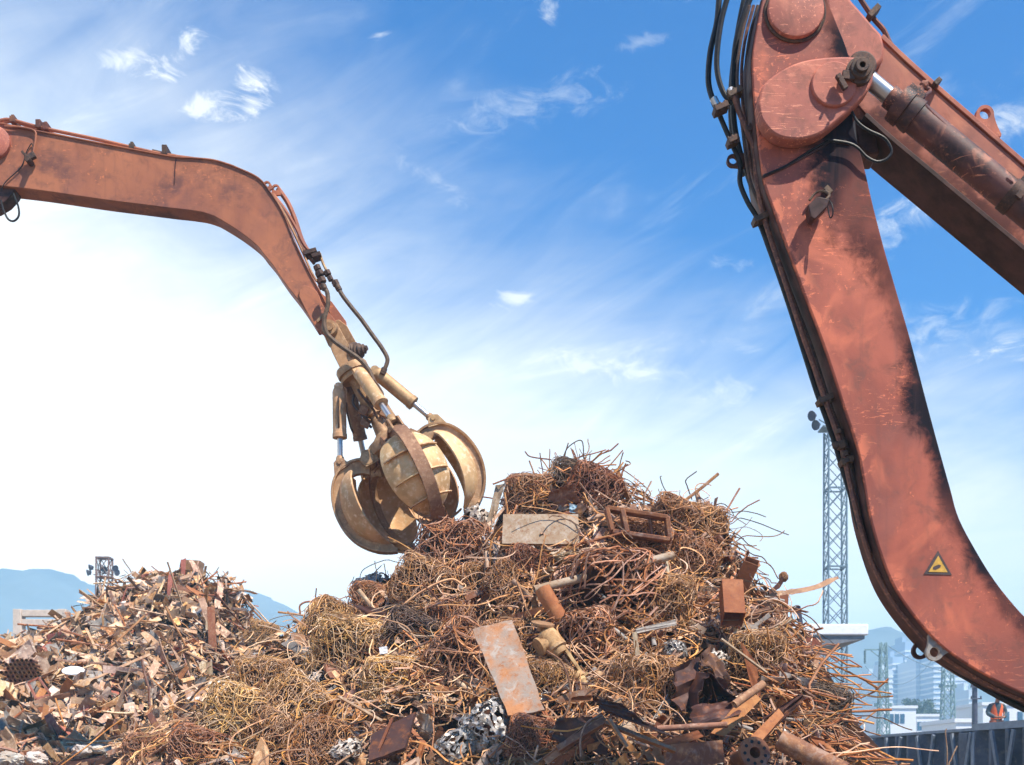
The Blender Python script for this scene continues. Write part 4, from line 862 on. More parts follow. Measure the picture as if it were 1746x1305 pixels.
# ---- uncountable tangle of loose wire and chips, one object each
def tangle(name, mat, cnt, picker, hf, r, seg, ln, curl, lift, label, y0=7.6, y1=YR):
    mb = MB()
    for i in range(cnt):
        px, py = picker(); p = hit(px, py, hf, y0, y1, .06); n = nrm(p, hf); x = (Vector((1, 0, 0)) - n * n.x).normalized(); y = n.cross(x)
        a = rnd.uniform(0, 6.3); q = Vector((0, 0)); cu = rnd.uniform(-curl, curl); h = rnd.uniform(0, lift); path = []; dh = rnd.uniform(-.02, .03)
        for j in range(rnd.randint(ln // 2, ln)):
            b = p + x * q.x + y * q.y; b.z = max(b.z, hf(b.x, b.y) - .02) if hf(b.x, b.y) - b.z < .3 else b.z
            path.append(b + n * h); cu = cu * .95 + rnd.uniform(-curl, curl) * .4; a += cu; q = q + Vector((math.cos(a), math.sin(a))) * seg; h = max(-.03, min(lift * 1.3, h + dh + rnd.uniform(-.02, .02)))
        mb.tube(path, r * rnd.uniform(.7, 1.3), 3, cap=False)
    o = mb.build(name, mat, ang=80); return tag(o, label, 'loose wire', None, 'stuff')
tangle('loose_wire', M_WIRE, 900, lambda: rand_px(760, 1430), hh1, .006, .055, 22, .35, .17, 'tangle of loose rusty wire lying over the right half of the main pile')
tangle('loose_wire', M_WIREG, 520, lambda: rand_px(200, 800), hh1, .0055, .05, 22, .4, .16, 'tangle of loose golden rusty wire over the left half of the main pile')
def chips(name, mat, cnt, picker, hf, s0, s1, lift, label, y0=7.6, y1=YR):
    mb = MB()
    for i in range(cnt):
        px, py = picker(); p = hit(px, py, hf, y0, y1, .06); n = nrm(p, hf)
        L = rnd.uniform(s0, s1); W = L * rnd.choice([.05, .08, .12, .2, .4]); T = rnd.uniform(.003, .012)
        M = surf_rot(n, rnd.uniform(0, 180), rnd.gauss(0, 25), rnd.uniform(-90, 90)); c = p + n * rnd.uniform(0, lift)
        k = rnd.choice([0, 0, .15, .35, .7]); q = Vector((-L / 2, 0, 0)); a_ = rnd.uniform(-1, 1) * k; tw = rnd.uniform(-.5, .5); vs = []
        for j in range(4):
            ww = W * .5 * rnd.uniform(.6, 1.15); u_ = Vector((0, math.cos(tw * j), math.sin(tw * j))); vs += [q + u_ * ww + Vector((rnd.uniform(-1, 1) * W * .25, 0, T / 2)), q - u_ * ww + Vector((rnd.uniform(-1, 1) * W * .25, 0, T / 2)), q - u_ * ww - Vector((0, 0, T / 2)), q + u_ * ww - Vector((0, 0, T / 2))]
            q = q + Vector((math.cos(a_), 0, math.sin(a_))) * L / 3; a_ += rnd.uniform(-1, 1) * k * 1.6
        mb.add([c + M @ v for v in vs], sum([[(b + i_, b + (i_ + 1) % 4, b + 4 + (i_ + 1) % 4, b + 4 + i_) for i_ in range(4)] for b in (0, 4, 8)], []) + [(3, 2, 1, 0), (12, 13, 14, 15)])
    o = mb.build(name, mat, smooth=False); return tag(o, label, 'scrap bits', None, 'stuff')
chips('scrap_chips', M_CHIP, 3400, lambda: rand_px(200, 1430), hh1, .05, .28, .10, 'small mixed bits of scrap filling the gaps of the main pile')

def skirt():
    while True:
        px, py = rnd.uniform(-260, 1900), rnd.uniform(1322, 1900)
        p = hit(px, py)
        if p.z > .12: return px, py
chips('scrap_chips', M_CHIP, 3600, skirt, hh1, .06, .45, .12, 'mixed bits of scrap over the foot of the main pile')
tangle('loose_wire', M_WIRE, 500, skirt, hh1, .008, .07, 22, .35, .17, 'loose rusty wire over the foot of the main pile')
# ---------------------------------------------------------------- pieces one can point at on the main pile
def at(px, py, Y): return P(px, py, Y)
def quad_plate(name, pts, th, mat, label, cat, bump=.01, n=10, bev=0.):
    """buckled plate through four corners given as points"""
    a, b, c, e = pts; nn = (b - a).cross(e - a).normalized(); mb = MB(); vs = []; ph = rnd.uniform(0, 90)
    if nn.y > 0: nn = -nn
    for lay in (0, 1):
        for j in range(n + 1):
            for i in range(n + 1):
                u, v = i / n, j / n; p = a.lerp(b, u).lerp(e.lerp(c, u), v)
                edge = (i in (0, n)) or (j in (0, n)); k = noise.noise(Vector((u * 2.5 + ph, v * 4, 0))) * bump
                jag = (noise.noise(Vector((u * 9, v * 14, ph))) * bump * .8) if edge else 0
                vs.append(p + nn * k - nn * lay * th + (b - a).normalized() * jag)
    N = (n + 1) ** 2; fs = []
    for j in range(n):
        for i in range(n):
            q = j * (n + 1) + i; fs += [(q, q + 1, q + n + 2, q + n + 1), (N + q + n + 1, N + q + n + 2, N + q + 1, N + q)]
    ed = list(range(n + 1)) + [(j + 1) * (n + 1) - 1 for j in range(1, n + 1)] + [n * (n + 1) + i for i in range(n - 1, -1, -1)] + [j * (n + 1) for j in range(n - 1, 0, -1)]
    for k in range(len(ed)): p, q = ed[k], ed[(k + 1) % len(ed)]; fs.append((q, p, p + N, q + N))
    mb.add(vs, fs); ctr = (a + b + c + e) / 4
    o = mb.build(name, mat, origin=ctr); 
    if label: tag(o, label, cat)
    return o
D = lambda px, py, lift=.12: max(7.6, hit(px, py).y - lift - .28)
y = D(920, 900, .6)
quad_plate('steel_plate', [P(858, 877, y + .05), P(986, 877, y + .05), P(988, 928, y - .05), P(856, 927, y - .05)], .045, M_PALE, 'pale rusty rectangular steel plate near the top of the main pile', 'steel plate', .004)
y = D(868, 1145, .62)
quad_plate('steel_plate', [P(806, 1073, y + .25), P(873, 1056, y + .25), P(929, 1211, y - .2), P(866, 1220, y - .2)], .022, M_GREYP, 'tall tilted plate, grey above and orange rust below, in the middle of the pile', 'steel plate', .02)
# steel frame with two openings
y = D(1085, 895, .85); mb = MB()
c = [P(1034, 868, y), P(1137, 884, y), P(1141, 922, y - .03), P(1044, 908, y - .03)]
for a, b in ((0, 1), (1, 2), (2, 3), (3, 0)): mb.bar(c[a], c[b], .045, .16, (0, 1, 0))
m1 = c[0].lerp(c[1], .26), c[3].lerp(c[2], .26); mb.bar(m1[0], m1[1], .05, .17, (0, 1, 0)); m1 = c[0].lerp(c[1], .72) + BACK * .05, c[3].lerp(c[2], .72) + BACK * .05; mb.bar(m1[0], m1[1], .03, .05, (0, 1, 0))
o = mb.build('openwork_casting', M_SHEET, bevel=.008, origin=(c[0] + c[2]) / 2); tag(o, 'heavy rusty rectangular frame with openings near the top right of the pile', 'steel frame')
def pipe_thing(a, b, ro, label, mat, name='steel_pipe', n=20):
    mb = MB(); L = (b - a).length; d_ = b - a; ri = ro * .82
    mb.lathe(a, d_, [(ri, 0), (ro, 0)] + [(ro * (1 + .03 * noise.noise(Vector((i, ro * 50, 0)))), L * i / 8) for i in range(1, 8)] + [(ro, L), (ri, L), (ri, 0)], n); del mb.f[-2:]
    o = mb.build(name, mat, origin=(a + b) / 2); return tag(o, label, 'pipe')
y = D(1030, 975, .42); pipe_thing(P(911, 1006, y - .2), P(1148, 947, y + .1), .040, 'long pale pipe lying slantwise across the middle of the main pile', M_PALE)
y = D(950, 1040, .25); pipe_thing(P(925, 1005, y), P(966, 1075, y - .1), .078, 'short fat rusty pipe poking out below the long pale pipe', M_ORANGE)
y = D(1145, 1000, .3); pipe_thing(P(1134, 945, y), P(1146, 1034, y - .1), .020, 'thin upright pale pipe right of the thick rods', M_PALE)
y = D(1180, 900, .3); pipe_thing(P(1180, 915, y), P(1206, 893, y), .030, 'short grey brown pipe near the upper right bale', M_PALE)
y = D(1220, 1230, .5); pipe_thing(P(1252, 1202, y + .05), P(1302, 1166, y + .15), .034, 'dark brown pipe resting on the orange beam', M_STRIP)
y = D(1120, 1245, .45); pipe_thing(P(1120, 1243, y), P(1240, 1236, y), .026, 'brown pipe lying level below the crushed drum', M_STRIP)
y = D(1360, 1285, .5); pipe_thing(P(1330, 1262, y), P(1440, 1318, y - .2), .085, 'thick rusty pipe at the bottom right of the pile', M_SHEET)
# old valve
y = D(945, 1110, .38); va = P(928, 1078, y); vb = P(990, 1160, y - .12); vd = vb - va; vl = vd.length
val = thing('pipe_valve', va, 'old sandy brown flanged gate valve in the middle of the pile', 'valve')
mb = MB(); k = vl / .66
mb.lathe(va, vd, [(.0, .0), (.065, 0), (.09, .02), (.10, .07), (.092, .13), (.085, .17), (.10, .175), (.10, .20), (.075, .205), (.07, .26)], 24)
mb.lathe(va + vd.normalized() * .1 - BACK * .02, Vector((-.75, -.35, -.45)), [(.055, 0), (.055, .11), (.085, .115), (.085, .14), (.05, .14)], 22); mb.build('body', M_YEL, val)
mb = MB(); mb.lathe(va - vd.normalized() * .035, Vector((.15, -.3, 1)), [(.04, -.02), (.05, .03), (.105, .035), (.105, .055), (.04, .056)], 24); mb.build('flange', M_YEL, val)
mb = MB(); q = Vector((vd.z, 0, -vd.x)).normalized()
for s_ in (-1, 1): mb.bar(va + vd.normalized() * .25 + q * .055 * s_, va + vd.normalized() * .50 + q * .045 * s_, .03, .06, (0, 1, 0))
mb.lathe(va + vd.normalized() * .48, vd, [(.0, 0), (.06, .0), (.062, .05), (.04, .055), (.04, .13), (0, .13)], 20); mb.build('yoke', M_YEL, val, .004)
mb = MB(); mb.lathe(va + vd.normalized() * .24, vd, sum([[(.018, i * .02), (.024, i * .02 + .01)] for i in range(12)], []), 12); mb.build('stem', M_IRON, val)
mb = MB(); mb.lathe(vb - vd.normalized() * .03, vd, [(0, 0), (.045, .005), (.052, .04), (.03, .075), (0, .08)], 16); mb.bar(vb - q * .09 - vd.normalized() * .02, vb + q * .10 - vd.normalized() * .02, .022, .022); mb.build('stem_nut', M_YEL, val)
# square tubes
def put_mb(mb, name, mat, loc, x_axis, z_hint, label, cat, bev=.004):
    x = Vector(x_axis).normalized(); z = Vector(z_hint); z = (z - x * z.dot(x)).normalized(); yv = z.cross(x)
    o = mb.build(name, mat, bevel=bev); o.location = loc; o.rotation_euler = Matrix((x, yv, z)).transposed().to_euler(); return tag(o, label, cat)
y = D(1250, 1030, .75)
put_mb(tube_obj(.20, .20, .42, .008), 'square_tube', M_ORANGE, P(1248, 1028, y - .1), (-.05, -.55, -.83), (0, -1, .5), 'orange rusty square tube with its dark open end facing down', 'square tube')
y = D(1268, 985, .15)
put_mb(tube_obj(.16, .15, .4, .008), 'square_tube', M_BROWNP, P(1270, 985, y), (.25, -.55, .75), (0, -1, .2), 'brown square tube standing behind the orange one', 'square tube')
y = D(1290, 1050, .3)
put_mb(tube_obj(.11, .09, .32, .006), 'square_tube', M_SHEET, P(1288, 1052, y), (.93, -.2, .3), (0, -.4, 1), 'short dark brown box section right of the orange square tube', 'square tube')
# crushed drum of dark sheet, open towards us
y = D(1200, 1175, .45); dr_ = thing('crushed_drum', P(1200, 1175, y), 'crushed dark brown drum with torn rolled edge at the lower right', 'crushed drum')
def rolled(name, loop, Y0, Y1, mat, parent, th=.012, sh=(0, 0), flare=1.0):
    l = crv2(loop + [loop[0]], 5)[:-1]; n = len(l); cx = sum(p[0] for p in l) / n; cy = sum(p[1] for p in l) / n; mb = MB(); vs = []; K = 6
    for lay, o_ in ((0, 0), (1, .012)):
        for k in range(K):
            t = k / (K - 1); Y = Y0 + (Y1 - Y0) * t
            for i, (x, y_) in enumerate(l):
                jag = (noise.noise(Vector((i * .6, cx, 0))) * 5) if k == 0 else 0; f = (1 + (flare - 1) * t) * (1 - o_ * 2.5)
                vs.append(P(cx + (x - cx) * f + sh[0] * t + jag, cy + (y_ - cy) * f + sh[1] * t + jag * .6, Y0) + BACK * (Y - Y0 + jag * .004))
    fs = []; N = n * K
    for k in range(K - 1):
        for i in range(n):
            j = (i + 1) % n; fs += [(k * n + i, k * n + j, (k + 1) * n + j, (k + 1) * n + i), (N + k * n + i, N + (k + 1) * n + i, N + (k + 1) * n + j, N + k * n + j)]
    for i in range(n): j = (i + 1) % n; fs += [(i, N + i, N + j, j), ((K - 1) * n + i, (K - 1) * n + j, N + (K - 1) * n + j, N + (K - 1) * n + i)]
    mb.add(vs, fs); return mb.build(name, mat, parent)
rolled('shell', [(1190, 1205), (1192, 1180), (1206, 1155), (1212, 1148), (1222, 1158), (1232, 1172), (1246, 1184), (1256, 1190), (1240, 1205), (1215, 1213), (1200, 1212)], y - .30, y + .25, M_DKSHEET, dr_, sh=(-20, -8), flare=1.15)
rolled('inner_curl', [(1207, 1152), (1214, 1160), (1216, 1176), (1222, 1190), (1222, 1202), (1212, 1204), (1208, 1196), (1214, 1186), (1209, 1172), (1204, 1160)], y - .27, y + .1, M_SHEET, dr_)
quad_plate('side_sheet', [P(1143, 1140, y - .1), P(1196, 1118, y + .15), P(1186, 1212, y - .1), P(1160, 1222, y - .2)], .01, M_DKSHEET, None, None, .08).parent = None
_s = [o for o in COL.objects if o.name.startswith('side_sheet')][-1]; _s.parent = dr_; _s.location = _s.location - dr_.location
s2 = quad_plate('front_sheet', [P(1180, 1205, y - .35), P(1255, 1192, y - .2), P(1262, 1218, y - .4), P(1175, 1245, y - .5)], .01, M_DKSHEET, None, None, .05); s2.parent = dr_; s2.location = s2.location - dr_.location
s3 = quad_plate('torn_flap', [P(1190, 1120, y + .0), P(1212, 1100, y + .1), P(1258, 1186, y - .05), P(1240, 1180, y + .0)], .01, M_DKSHEET, None, None, .09); s3.parent = dr_; s3.location = s3.location - dr_.location
def plate(pts, mat, label, cat='steel plate', name='steel_plate', lift=.3, th=.012, bump=.02, dy=(0, 0, 0, 0)):
    cx = sum(p[0] for p in pts) / 4; cy = sum(p[1] for p in pts) / 4; y = D(cx, cy, lift)
    return quad_plate(name, [P(p[0], p[1], y + k) for p, k in zip(pts, dy)], th, mat, label, cat, bump)
plate([(1278, 1176), (1298, 1192), (1236, 1256), (1212, 1250)], M_ORANGE, 'bright orange rusty flat beam leaning down left beside the crushed drum', 'flat beam', 'flat_beam', .42, .012, .004, (.15, .15, -.1, -.1))
plate([(1262, 1092), (1290, 1130), (1298, 1190), (1282, 1176)], M_ORANGE, 'narrow orange plate behind the dark brown pipe', lift=.25, bump=.01)
plate([(1328, 1208), (1337, 1220), (1300, 1262), (1280, 1256)], M_ORANGE, 'broad rusty channel with raised lips pointing up right at the lower right', 'steel channel', 'steel_channel', .5, .05, .004, (.15, .1, -.1, -.1))
plate([(1379, 1254), (1412, 1262), (1433, 1292), (1402, 1304)], M_ORANGE, 'creased square of orange sheet at the bottom right', 'sheet metal', 'sheet_piece', .45, .008, .035)
plate([(1345, 1008), (1343, 1060), (1318, 1052), (1320, 1016)], M_BROWNP, 'dark red brown upright plate on the right shoulder', lift=.05, bump=.006)
plate([(1366, 1070), (1402, 1098), (1396, 1108), (1362, 1086)], M_BROWNP, 'small tilted brown plate against the white canopy', lift=.1, bump=.006)
plate([(633, 1252), (708, 1214), (690, 1275), (628, 1298)], M_DKSHEET, 'folded brown panel like a door standing at the bottom left of centre', 'steel panel', 'folded_door', .5, .03, .01, (.1, .15, -.1, -.15))
plate([(478, 1098), (495, 1090), (536, 1114), (524, 1124)], M_GREYM, 'grey brown channel plate on the left slope', lift=.35, bump=.005)
plate([(646, 1104), (660, 1102), (661, 1114), (648, 1116)], M_BLDW, 'small clean white tag among the golden wire', 'tag', 'paper_tag', .55, .004, .004)
plate([(970, 858), (984, 862), (986, 876), (972, 874)], M_BLUE, 'small pale blue scrap of sheet above the pale steel plate', 'sheet metal', 'sheet_piece', .25, .006, .02)
plate([(978, 872), (990, 856), (1002, 866), (990, 880)], M_DKSHEET, 'small dark folded plate beside the blue scrap', 'sheet metal', 'sheet_piece', .25, .01, .01)
plate([(1085, 1072), (1152, 1056), (1154, 1066), (1082, 1082)], M_GREYM, 'curved silvery grey strip right of the valve', 'metal strip', 'metal_strip', .5, .008, .01)
plate([(1078, 1078), (1086, 1078), (1096, 1146), (1088, 1148)], M_PALE, 'white peeling upright strip right of the valve', 'metal strip', 'metal_strip', .5, .01, .004)
plate([(1090, 1118), (1104, 1112), (1112, 1138), (1096, 1150)], M_GREYM, 'grey leaf shaped plate behind the white upright strip', lift=.4, bump=.02)
plate([(1010, 1180), (1080, 1226), (1230, 1290), (1060, 1225)], M_SHEET, 'long brown angled flange running down to the right at the bottom', 'steel beam', 'steel_beam', .55, .03, .02)
plate([(950, 1225), (1010, 1222), (1040, 1290), (940, 1262)], M_DKSHEET, 'dark brown sheet leaning in the hollow at the bottom centre', 'sheet metal', 'sheet_piece', .35, .01, .04)
plate([(1010, 1190), (1060, 1200), (1110, 1240), (1030, 1215)], M_DKSHEET, 'dark torn sheet under the fine wire bale', 'sheet metal', 'sheet_piece', .45, .01, .05)
plate([(1140, 1270), (1232, 1262), (1236, 1300), (1130, 1318)], M_SHEET, 'wide corrugated rusty plank at the bottom right of centre', 'steel plank', 'steel_plank', .5, .02, .008)
plate([(735, 1010), (700, 925), (722, 945), (742, 985)], M_SHEET, 'torn brown sheet on the ridge left of the grab tips', 'sheet metal', 'sheet_piece', .2, .01, .02)
plate([(688, 938), (716, 942), (712, 962), (696, 958)], M_STRIP, 'small folded flap of sheet under the left claw tip', 'sheet metal', 'sheet_piece', .15, .008, .02)
plate([(845, 828), (862, 824), (838, 905), (828, 900)], M_PALE, 'pale twisted strip hanging right of the right claw', 'metal strip', 'metal_strip', .3, .01, .03)
plate([(600, 1030), (660, 1040), (655, 1062), (640, 1060)], M_DKSHEET, 'dark tapered box end under the pale foil', 'sheet metal', 'sheet_piece', .35, .03, .02)
plate([(1130, 1264), (1190, 1245), (1200, 1256), (1128, 1282)], M_ORANGE, 'rusty red plank lying at the bottom right of centre', 'steel plank', 'steel_plank', .55, .03, .004)
plate([(1300, 1225), (1365, 1182), (1375, 1190), (1330, 1235)], M_DKSHEET, 'thin dark wing shaped sheet on the lower right flank', 'sheet metal', 'sheet_piece', .45, .008, .05)
def beam(a, b, mat, label, w_=.05, lift=.5, name='steel_beam', poly=None, dy=(0, 0)):
    y = D((a[0] + b[0]) / 2, (a[1] + b[1]) / 2, lift); A, B = P(a[0], a[1], y + dy[0]), P(b[0], b[1], y + dy[1]); L = (B - A).length
    mb = MB(); mb.prism([Vector((-L / 2, p, q)) for p, q in (poly or angle_poly(w_, w_ * .14))], (L, 0, 0))
    return put_mb(mb, name, mat, (A + B) / 2, B - A, (0, -1, .4), label, 'steel beam', .001)
beam((955, 1285), (1035, 1236), M_SHEET, 'lower rusty angle beam pointing up right to the apex at the bottom centre', .07)
beam((930, 1300), (1030, 1222), M_STRIP, 'upper rusty channel beam meeting the apex at the bottom centre', .06, poly=chan_poly(.07, .03, .006))
beam((1030, 1238), (1150, 1286), M_SHEET, 'rusty brown rail running down right from the apex at the bottom centre', .05)
beam((1035, 1228), (1066, 1276), M_STRIP, 'short curved leg hanging from the apex at the bottom centre', .035)
beam((1228, 1092), (1306, 1150), M_PALE, 'pale flat lath crossing in front of the hanging wire bale', .03)
beam((1316, 1095), (1355, 1142), M_STRIP, 'brown angle iron leaning on the right flank', .05)
beam((1376, 1132), (1361, 1034), M_NAVY, 'dark blue grey pointed post standing upright on the right shoulder', .05, .35, poly=[(-.02, -.02), (.03, -.02), (.03, .02), (-.02, .02)])
beam((1290, 1100), (1352, 1058), M_PALE, 'pale grey flat bar behind the dark upright post', .04, .2)
beam((640, 1300), (672, 1226), M_BROWNP, 'thin brown batten standing beside the folded brown panel', .03, .6)
beam((575, 1190), (650, 1232), M_TAN, 'tan lath lying across the golden wire left of the folded panel', .03, .6)
beam((1010, 1188), (960, 1190), M_BROWNP, 'flat brown strip end below the valve', .04, .45)
beam((890, 1130), (905, 1128), M_BROWNP, 'stub of brown bar beside the valve', .03, .4)
# fixed flange wheel
y = D(1285, 1285, .55); mb = MB(); wc_ = P(1286, 1284, y); wa = Vector((.25, -1, .2)).normalized()
mb.washer(wc_, wa, .128, .045, .035, 36); mb.lathe(wc_ + wa * -.02, -wa, [(.055, 0), (.075, 0), (.075, .28), (.055, .28), (.055, 0)], 24); del mb.f[-2:]
wh = mb.build('flange_wheel', M_SHEET, origin=wc_, bevel=.003); tag(wh, 'round rusty flange wheel with a ring of holes at the bottom right', 'flange wheel')
u_ = wa.orthogonal().normalized(); v_ = wa.cross(u_); mb = MB()
for k in range(9):
    a = 2 * math.pi * k / 9; mb.lathe(wc_ + (u_ * math.cos(a) + v_ * math.sin(a)) * .088 + wa * .0165, wa, [(0, 0), (.014, 0), (.014, .004), (0, .004)], 12)
o = mb.build('bolt_holes', M_BLACK, origin=wc_); o.parent = wh; o.location = (0, 0, 0)
# crumpled bright tin, foil and chalky lumps
def crumple(name, mat, px, py, wpx, hpx, label, lift=.1, amp=.35, cat='crumpled metal', sub=6, dy=.8):
    p = hit(px, py); p.y -= lift; me = bpy.data.meshes.new(name); bm = bmesh.new(); bmesh.ops.create_icosphere(bm, subdivisions=sub, radius=1); ph = rnd.uniform(0, 99); sx_ = wpx * p.y / F / 2; sz_ = hpx * p.y / F / 2
    for v in bm.verts:
        q = v.co * 1.2 + Vector((ph, 0, 0)); w1 = noise.noise(q * 1.3) ; w2 = noise.noise(q * 2.2 + Vector((5, 5, 5)))
        f = .9 + amp * .55 * w1 + amp * .30 * (1 - 2.2 * abs(noise.noise(Vector((q.x * 2.2 + w1 * 1.5, q.y * 2.2, q.z * 4.5 + w2 * 2))))) + amp * .10 * (1 - 2 * abs(noise.noise(q * 8)))
        v.co = Vector((v.co.x * sx_, v.co.y * sx_ * dy, v.co.z * sz_)) * f
    bm.to_mesh(me); bm.free(); me.materials.append(mat); me.shade_smooth(); me.set_sharp_from_angle(angle=R(50))
    return put(me, name, P(px, py, p.y), (0, R(rnd.uniform(-15, 15)), 0), 1, label, cat)
def tinb(me, px, py, sz, lab, lift=.25, sc=(1, 1, 1), nm='tin_bale', cat='tin bale'):
    p = hit(px, py); y = p.y - lift; S = sz * y / F; put(me, nm, P(px, py, y), (R(rnd.uniform(-30, 30)), R(rnd.uniform(-30, 30)), R(rnd.uniform(0, 90))), (S * sc[0], S * sc[1], S * sc[2]), lab, cat)
tinb(TINB, 832, 1240, 74, 'bright silvery bale of pressed tin ribbons at the bottom centre')
tinb(TINB, 786, 1268, 62, 'lower silvery bale of tin ribbons, left of the larger one', .3, (1.2, .8, .8))
tinb(TINS, 634, 1002, 66, 'pale crumpled foil on the left ridge of the main pile', .15, (1, .8, .8), 'crumpled_foil', 'foil')
tinb(TINS, 812, 888, 54, 'white crumpled foil at the tip of the right claw', .3, (.8, .8, 1.1), 'crumpled_foil', 'foil')
tinb(TINB, 1150, 1110, 40, 'small shiny crumpled foil above the crushed drum', .35, (1, .8, .7), 'crumpled_foil', 'foil')
tinb(TINS, 1222, 1128, 40, 'chalky white foil between crushed drum and pale lath', .35, (.9, .8, 1.1), 'crumpled_foil', 'foil')
crumple('crumpled_foil', M_PALE, 975, 955, 50, 22, 'torn cream foil above the long pale pipe', .3, .9)
tinb(TINS, 590, 1280, 50, 'whitish crumpled foil at the bottom left of centre', .4, (1, .8, .8), 'crumpled_foil', 'foil')
crumple('rusty_knob', M_SHEET, 1336, 984, 16, 18, 'small rusty knob at the end of a bent strip on the right shoulder', .0, .3)
tinb(TINS, 535, 1165, 50, 'dirty crumpled foil below the grey channel on the left slope', .35, (1, .8, .8), 'crumpled_foil', 'foil')
# long torn strip sticking out to the right, and rods into the sky
def ribbon(pts, Y, wd, th, mat, name, label, cat):
    c = crv([P(x, y_, Y) for x, y_ in pts], 5); mb = MB(); vs = []
    for i, p in enumerate(c):
        t = (c[min(i + 1, len(c) - 1)] - c[max(i - 1, 0)]).normalized(); n = Vector((-t.z, 0, t.x)); W = wd * (1 + .35 * noise.noise(Vector((i * .5, wd * 99, 0)))) * (1 if i < len(c) - 3 else .6)
        vs += [p + n * W / 2, p - n * W / 2 - BACK * W * .4, p - n * W / 2 - BACK * W * .4 + BACK * th, p + n * W / 2 + BACK * th]
    mb.add(vs, sum([[(q + k, q + (k + 1) % 4, q + 4 + (k + 1) % 4, q + 4 + k) for k in range(4)] for q in range(0, len(vs) - 4, 4)], []) + [(3, 2, 1, 0), tuple(len(vs) - 4 + k for k in range(4))])
    return tag(mb.build(name, mat, origin=c[0]), label, cat)
ribbon([(1290, 1020), (1320, 1013), (1345, 1010), (1372, 1006), (1395, 1000), (1412, 992), (1429, 985)], 13.6, .06, .01, M_STRIP, 'torn_strip', 'long torn rusty strip sticking out to the right against the sky', 'metal strip')
ribbon([(1290, 1025), (1312, 1010), (1328, 998), (1334, 984)], 13.55, .05, .01, M_DKSHEET, 'torn_strip', 'short dark bent strip carrying the rusty knob', 'metal strip')
ribbon([(952, 1195), (975, 1185), (1000, 1180), (1018, 1177)], D(985, 1188, .55), .05, .006, M_STRIP, 'metal_strip', 'curved rusty strip lying below the valve', 'metal strip')
def rod(pts, Y, r, mat, label, name='steel_rod'):
    mb = MB(); mb.tube(crv([P(x, y_, Y) for x, y_ in pts], 6), r, 6); return tag(mb.build(name, mat, origin=P(*pts[0], Y)), label, 'steel rod' if name == 'steel_rod' else 'wire')
rod([(1165, 856), (1195, 833), (1225, 808)], 14., .02, M_STRIP, 'straight rusty rod pointing up right from the right shoulder into the sky')
rod([(1180, 852), (1172, 830), (1170, 818), (1188, 804)], 14., .007, M_IRON, 'thin hooked dark wire behind the straight rod', 'bent_wire')
rod([(1146, 852), (1132, 832), (1126, 815), (1128, 812)], 14., .006, M_IRON, 'thin curving wire left of the straight rod', 'bent_wire')
rod([(962, 800), (962, 776), (972, 760), (992, 752), (996, 785), (1003, 795)], 13.9, .007, M_IRON, 'looped thin wire at the very top of the summit', 'bent_wire')
rod([(940, 784), (905, 779), (895, 770)], 13.9, .008, M_STRIP, 'bent thin wire pointing left from the summit', 'bent_wire')
rod([(840, 826), (880, 812), (912, 812)], 13.7, .01, M_STRIP, 'thin wire arching left above the wire bale on the summit side', 'bent_wire')
rod([(474, 1044), (500, 1047), (520, 1050)], 13.4, .012, M_STRIP, 'short straight rod pointing left from the left ridge')
rod([(512, 1048), (512, 1032), (530, 1026), (560, 1036)], 13.4, .012, M_STRIP, 'bent rod looping over the left ridge')
rod([(640, 1080), (690, 1030), (735, 1000), (770, 988), (790, 998)], D(700, 1035, .6), .014, M_WIREG, 'long pale rod curving up below the big golden bale')
rod([(650, 1125), (700, 1108), (760, 1080), (800, 1062)], D(720, 1100, .5), .011, M_WIRED, 'grey rod lying across the dark wire bale')
rod([(860, 840), (865, 880), (858, 920), (845, 960)], D(858, 910, .5), .012, M_WIRE, 'twisted wire hanging over the left edge of the pale steel plate', 'bent_wire')
rod([(932, 1110), (958, 1130), (972, 1170), (968, 1210), (950, 1235), (938, 1250)], D(960, 1180, .6), .010, M_STRIP, 'curved rod arching below the valve')
rod([(990, 1290), (990, 1260), (1002, 1232), (1026, 1220)], D(1000, 1250, .6), .009, M_WIRED, 'dark curved rod at the bottom centre')
rod([(1440, 1245), (1462, 1240), (1482, 1222), (1500, 1208)], 12.6, .010, M_STRIP, 'bent rod sticking up at the far right of the rod fan')
rod([(1330, 1090), (1350, 1110), (1358, 1146)], D(1345, 1110, .4), .010, M_GREYM, 'thin silvery wire hanging on the right flank', 'bent_wire')

# ---------------------------------------------------------------- far left pile
def zone2(px, py): return ('left part' if px < 150 else 'middle' if px < 300 else 'right part'), ('near the crest' if py < 1070 else 'half way up' if py < 1190 else 'at the foot')
out2 = [(-30, 1108), (60, 1092), (120, 1066), (200, 995), (260, 985), (350, 985), (410, 1005), (425, 1055), (470, 1090), (560, 1130)]
def rp2(x0=-20, x1=520):
    while True:
        px = rnd.uniform(x0, x1); py = rnd.uniform(975, 1320)
        if py > lerp_table(out2, px) + 3 and not (px > 330 and py > 1260 - (px - 330)): return px, py
ST2 = [strip_mesh('metal_strip', rnd.choice([M_STRIP, M_TAN, M_TAN, M_SHEET, M_STRIP, M_REDS, M_CHIP, M_CHIP, M_ORANGE]), rnd.uniform(.6, 1.5), rnd.uniform(.04, .14), .012, rnd.choice([0, .05, .12, .2]), rnd.uniform(0, 1.2)) for _ in range(20)]
SH2 = [sheet_mesh('sheet_offcut', rnd.choice([M_SHEET, M_TAN, M_ORANGE, M_WHITE, M_DKSHEET, M_PALE, M_TAN, M_GREYM, M_TIN, M_STRIP]), rnd.uniform(.35, .8), rnd.uniform(.25, .5), rnd.uniform(.03, .1), n=7, jag=.25) for _ in range(14)]
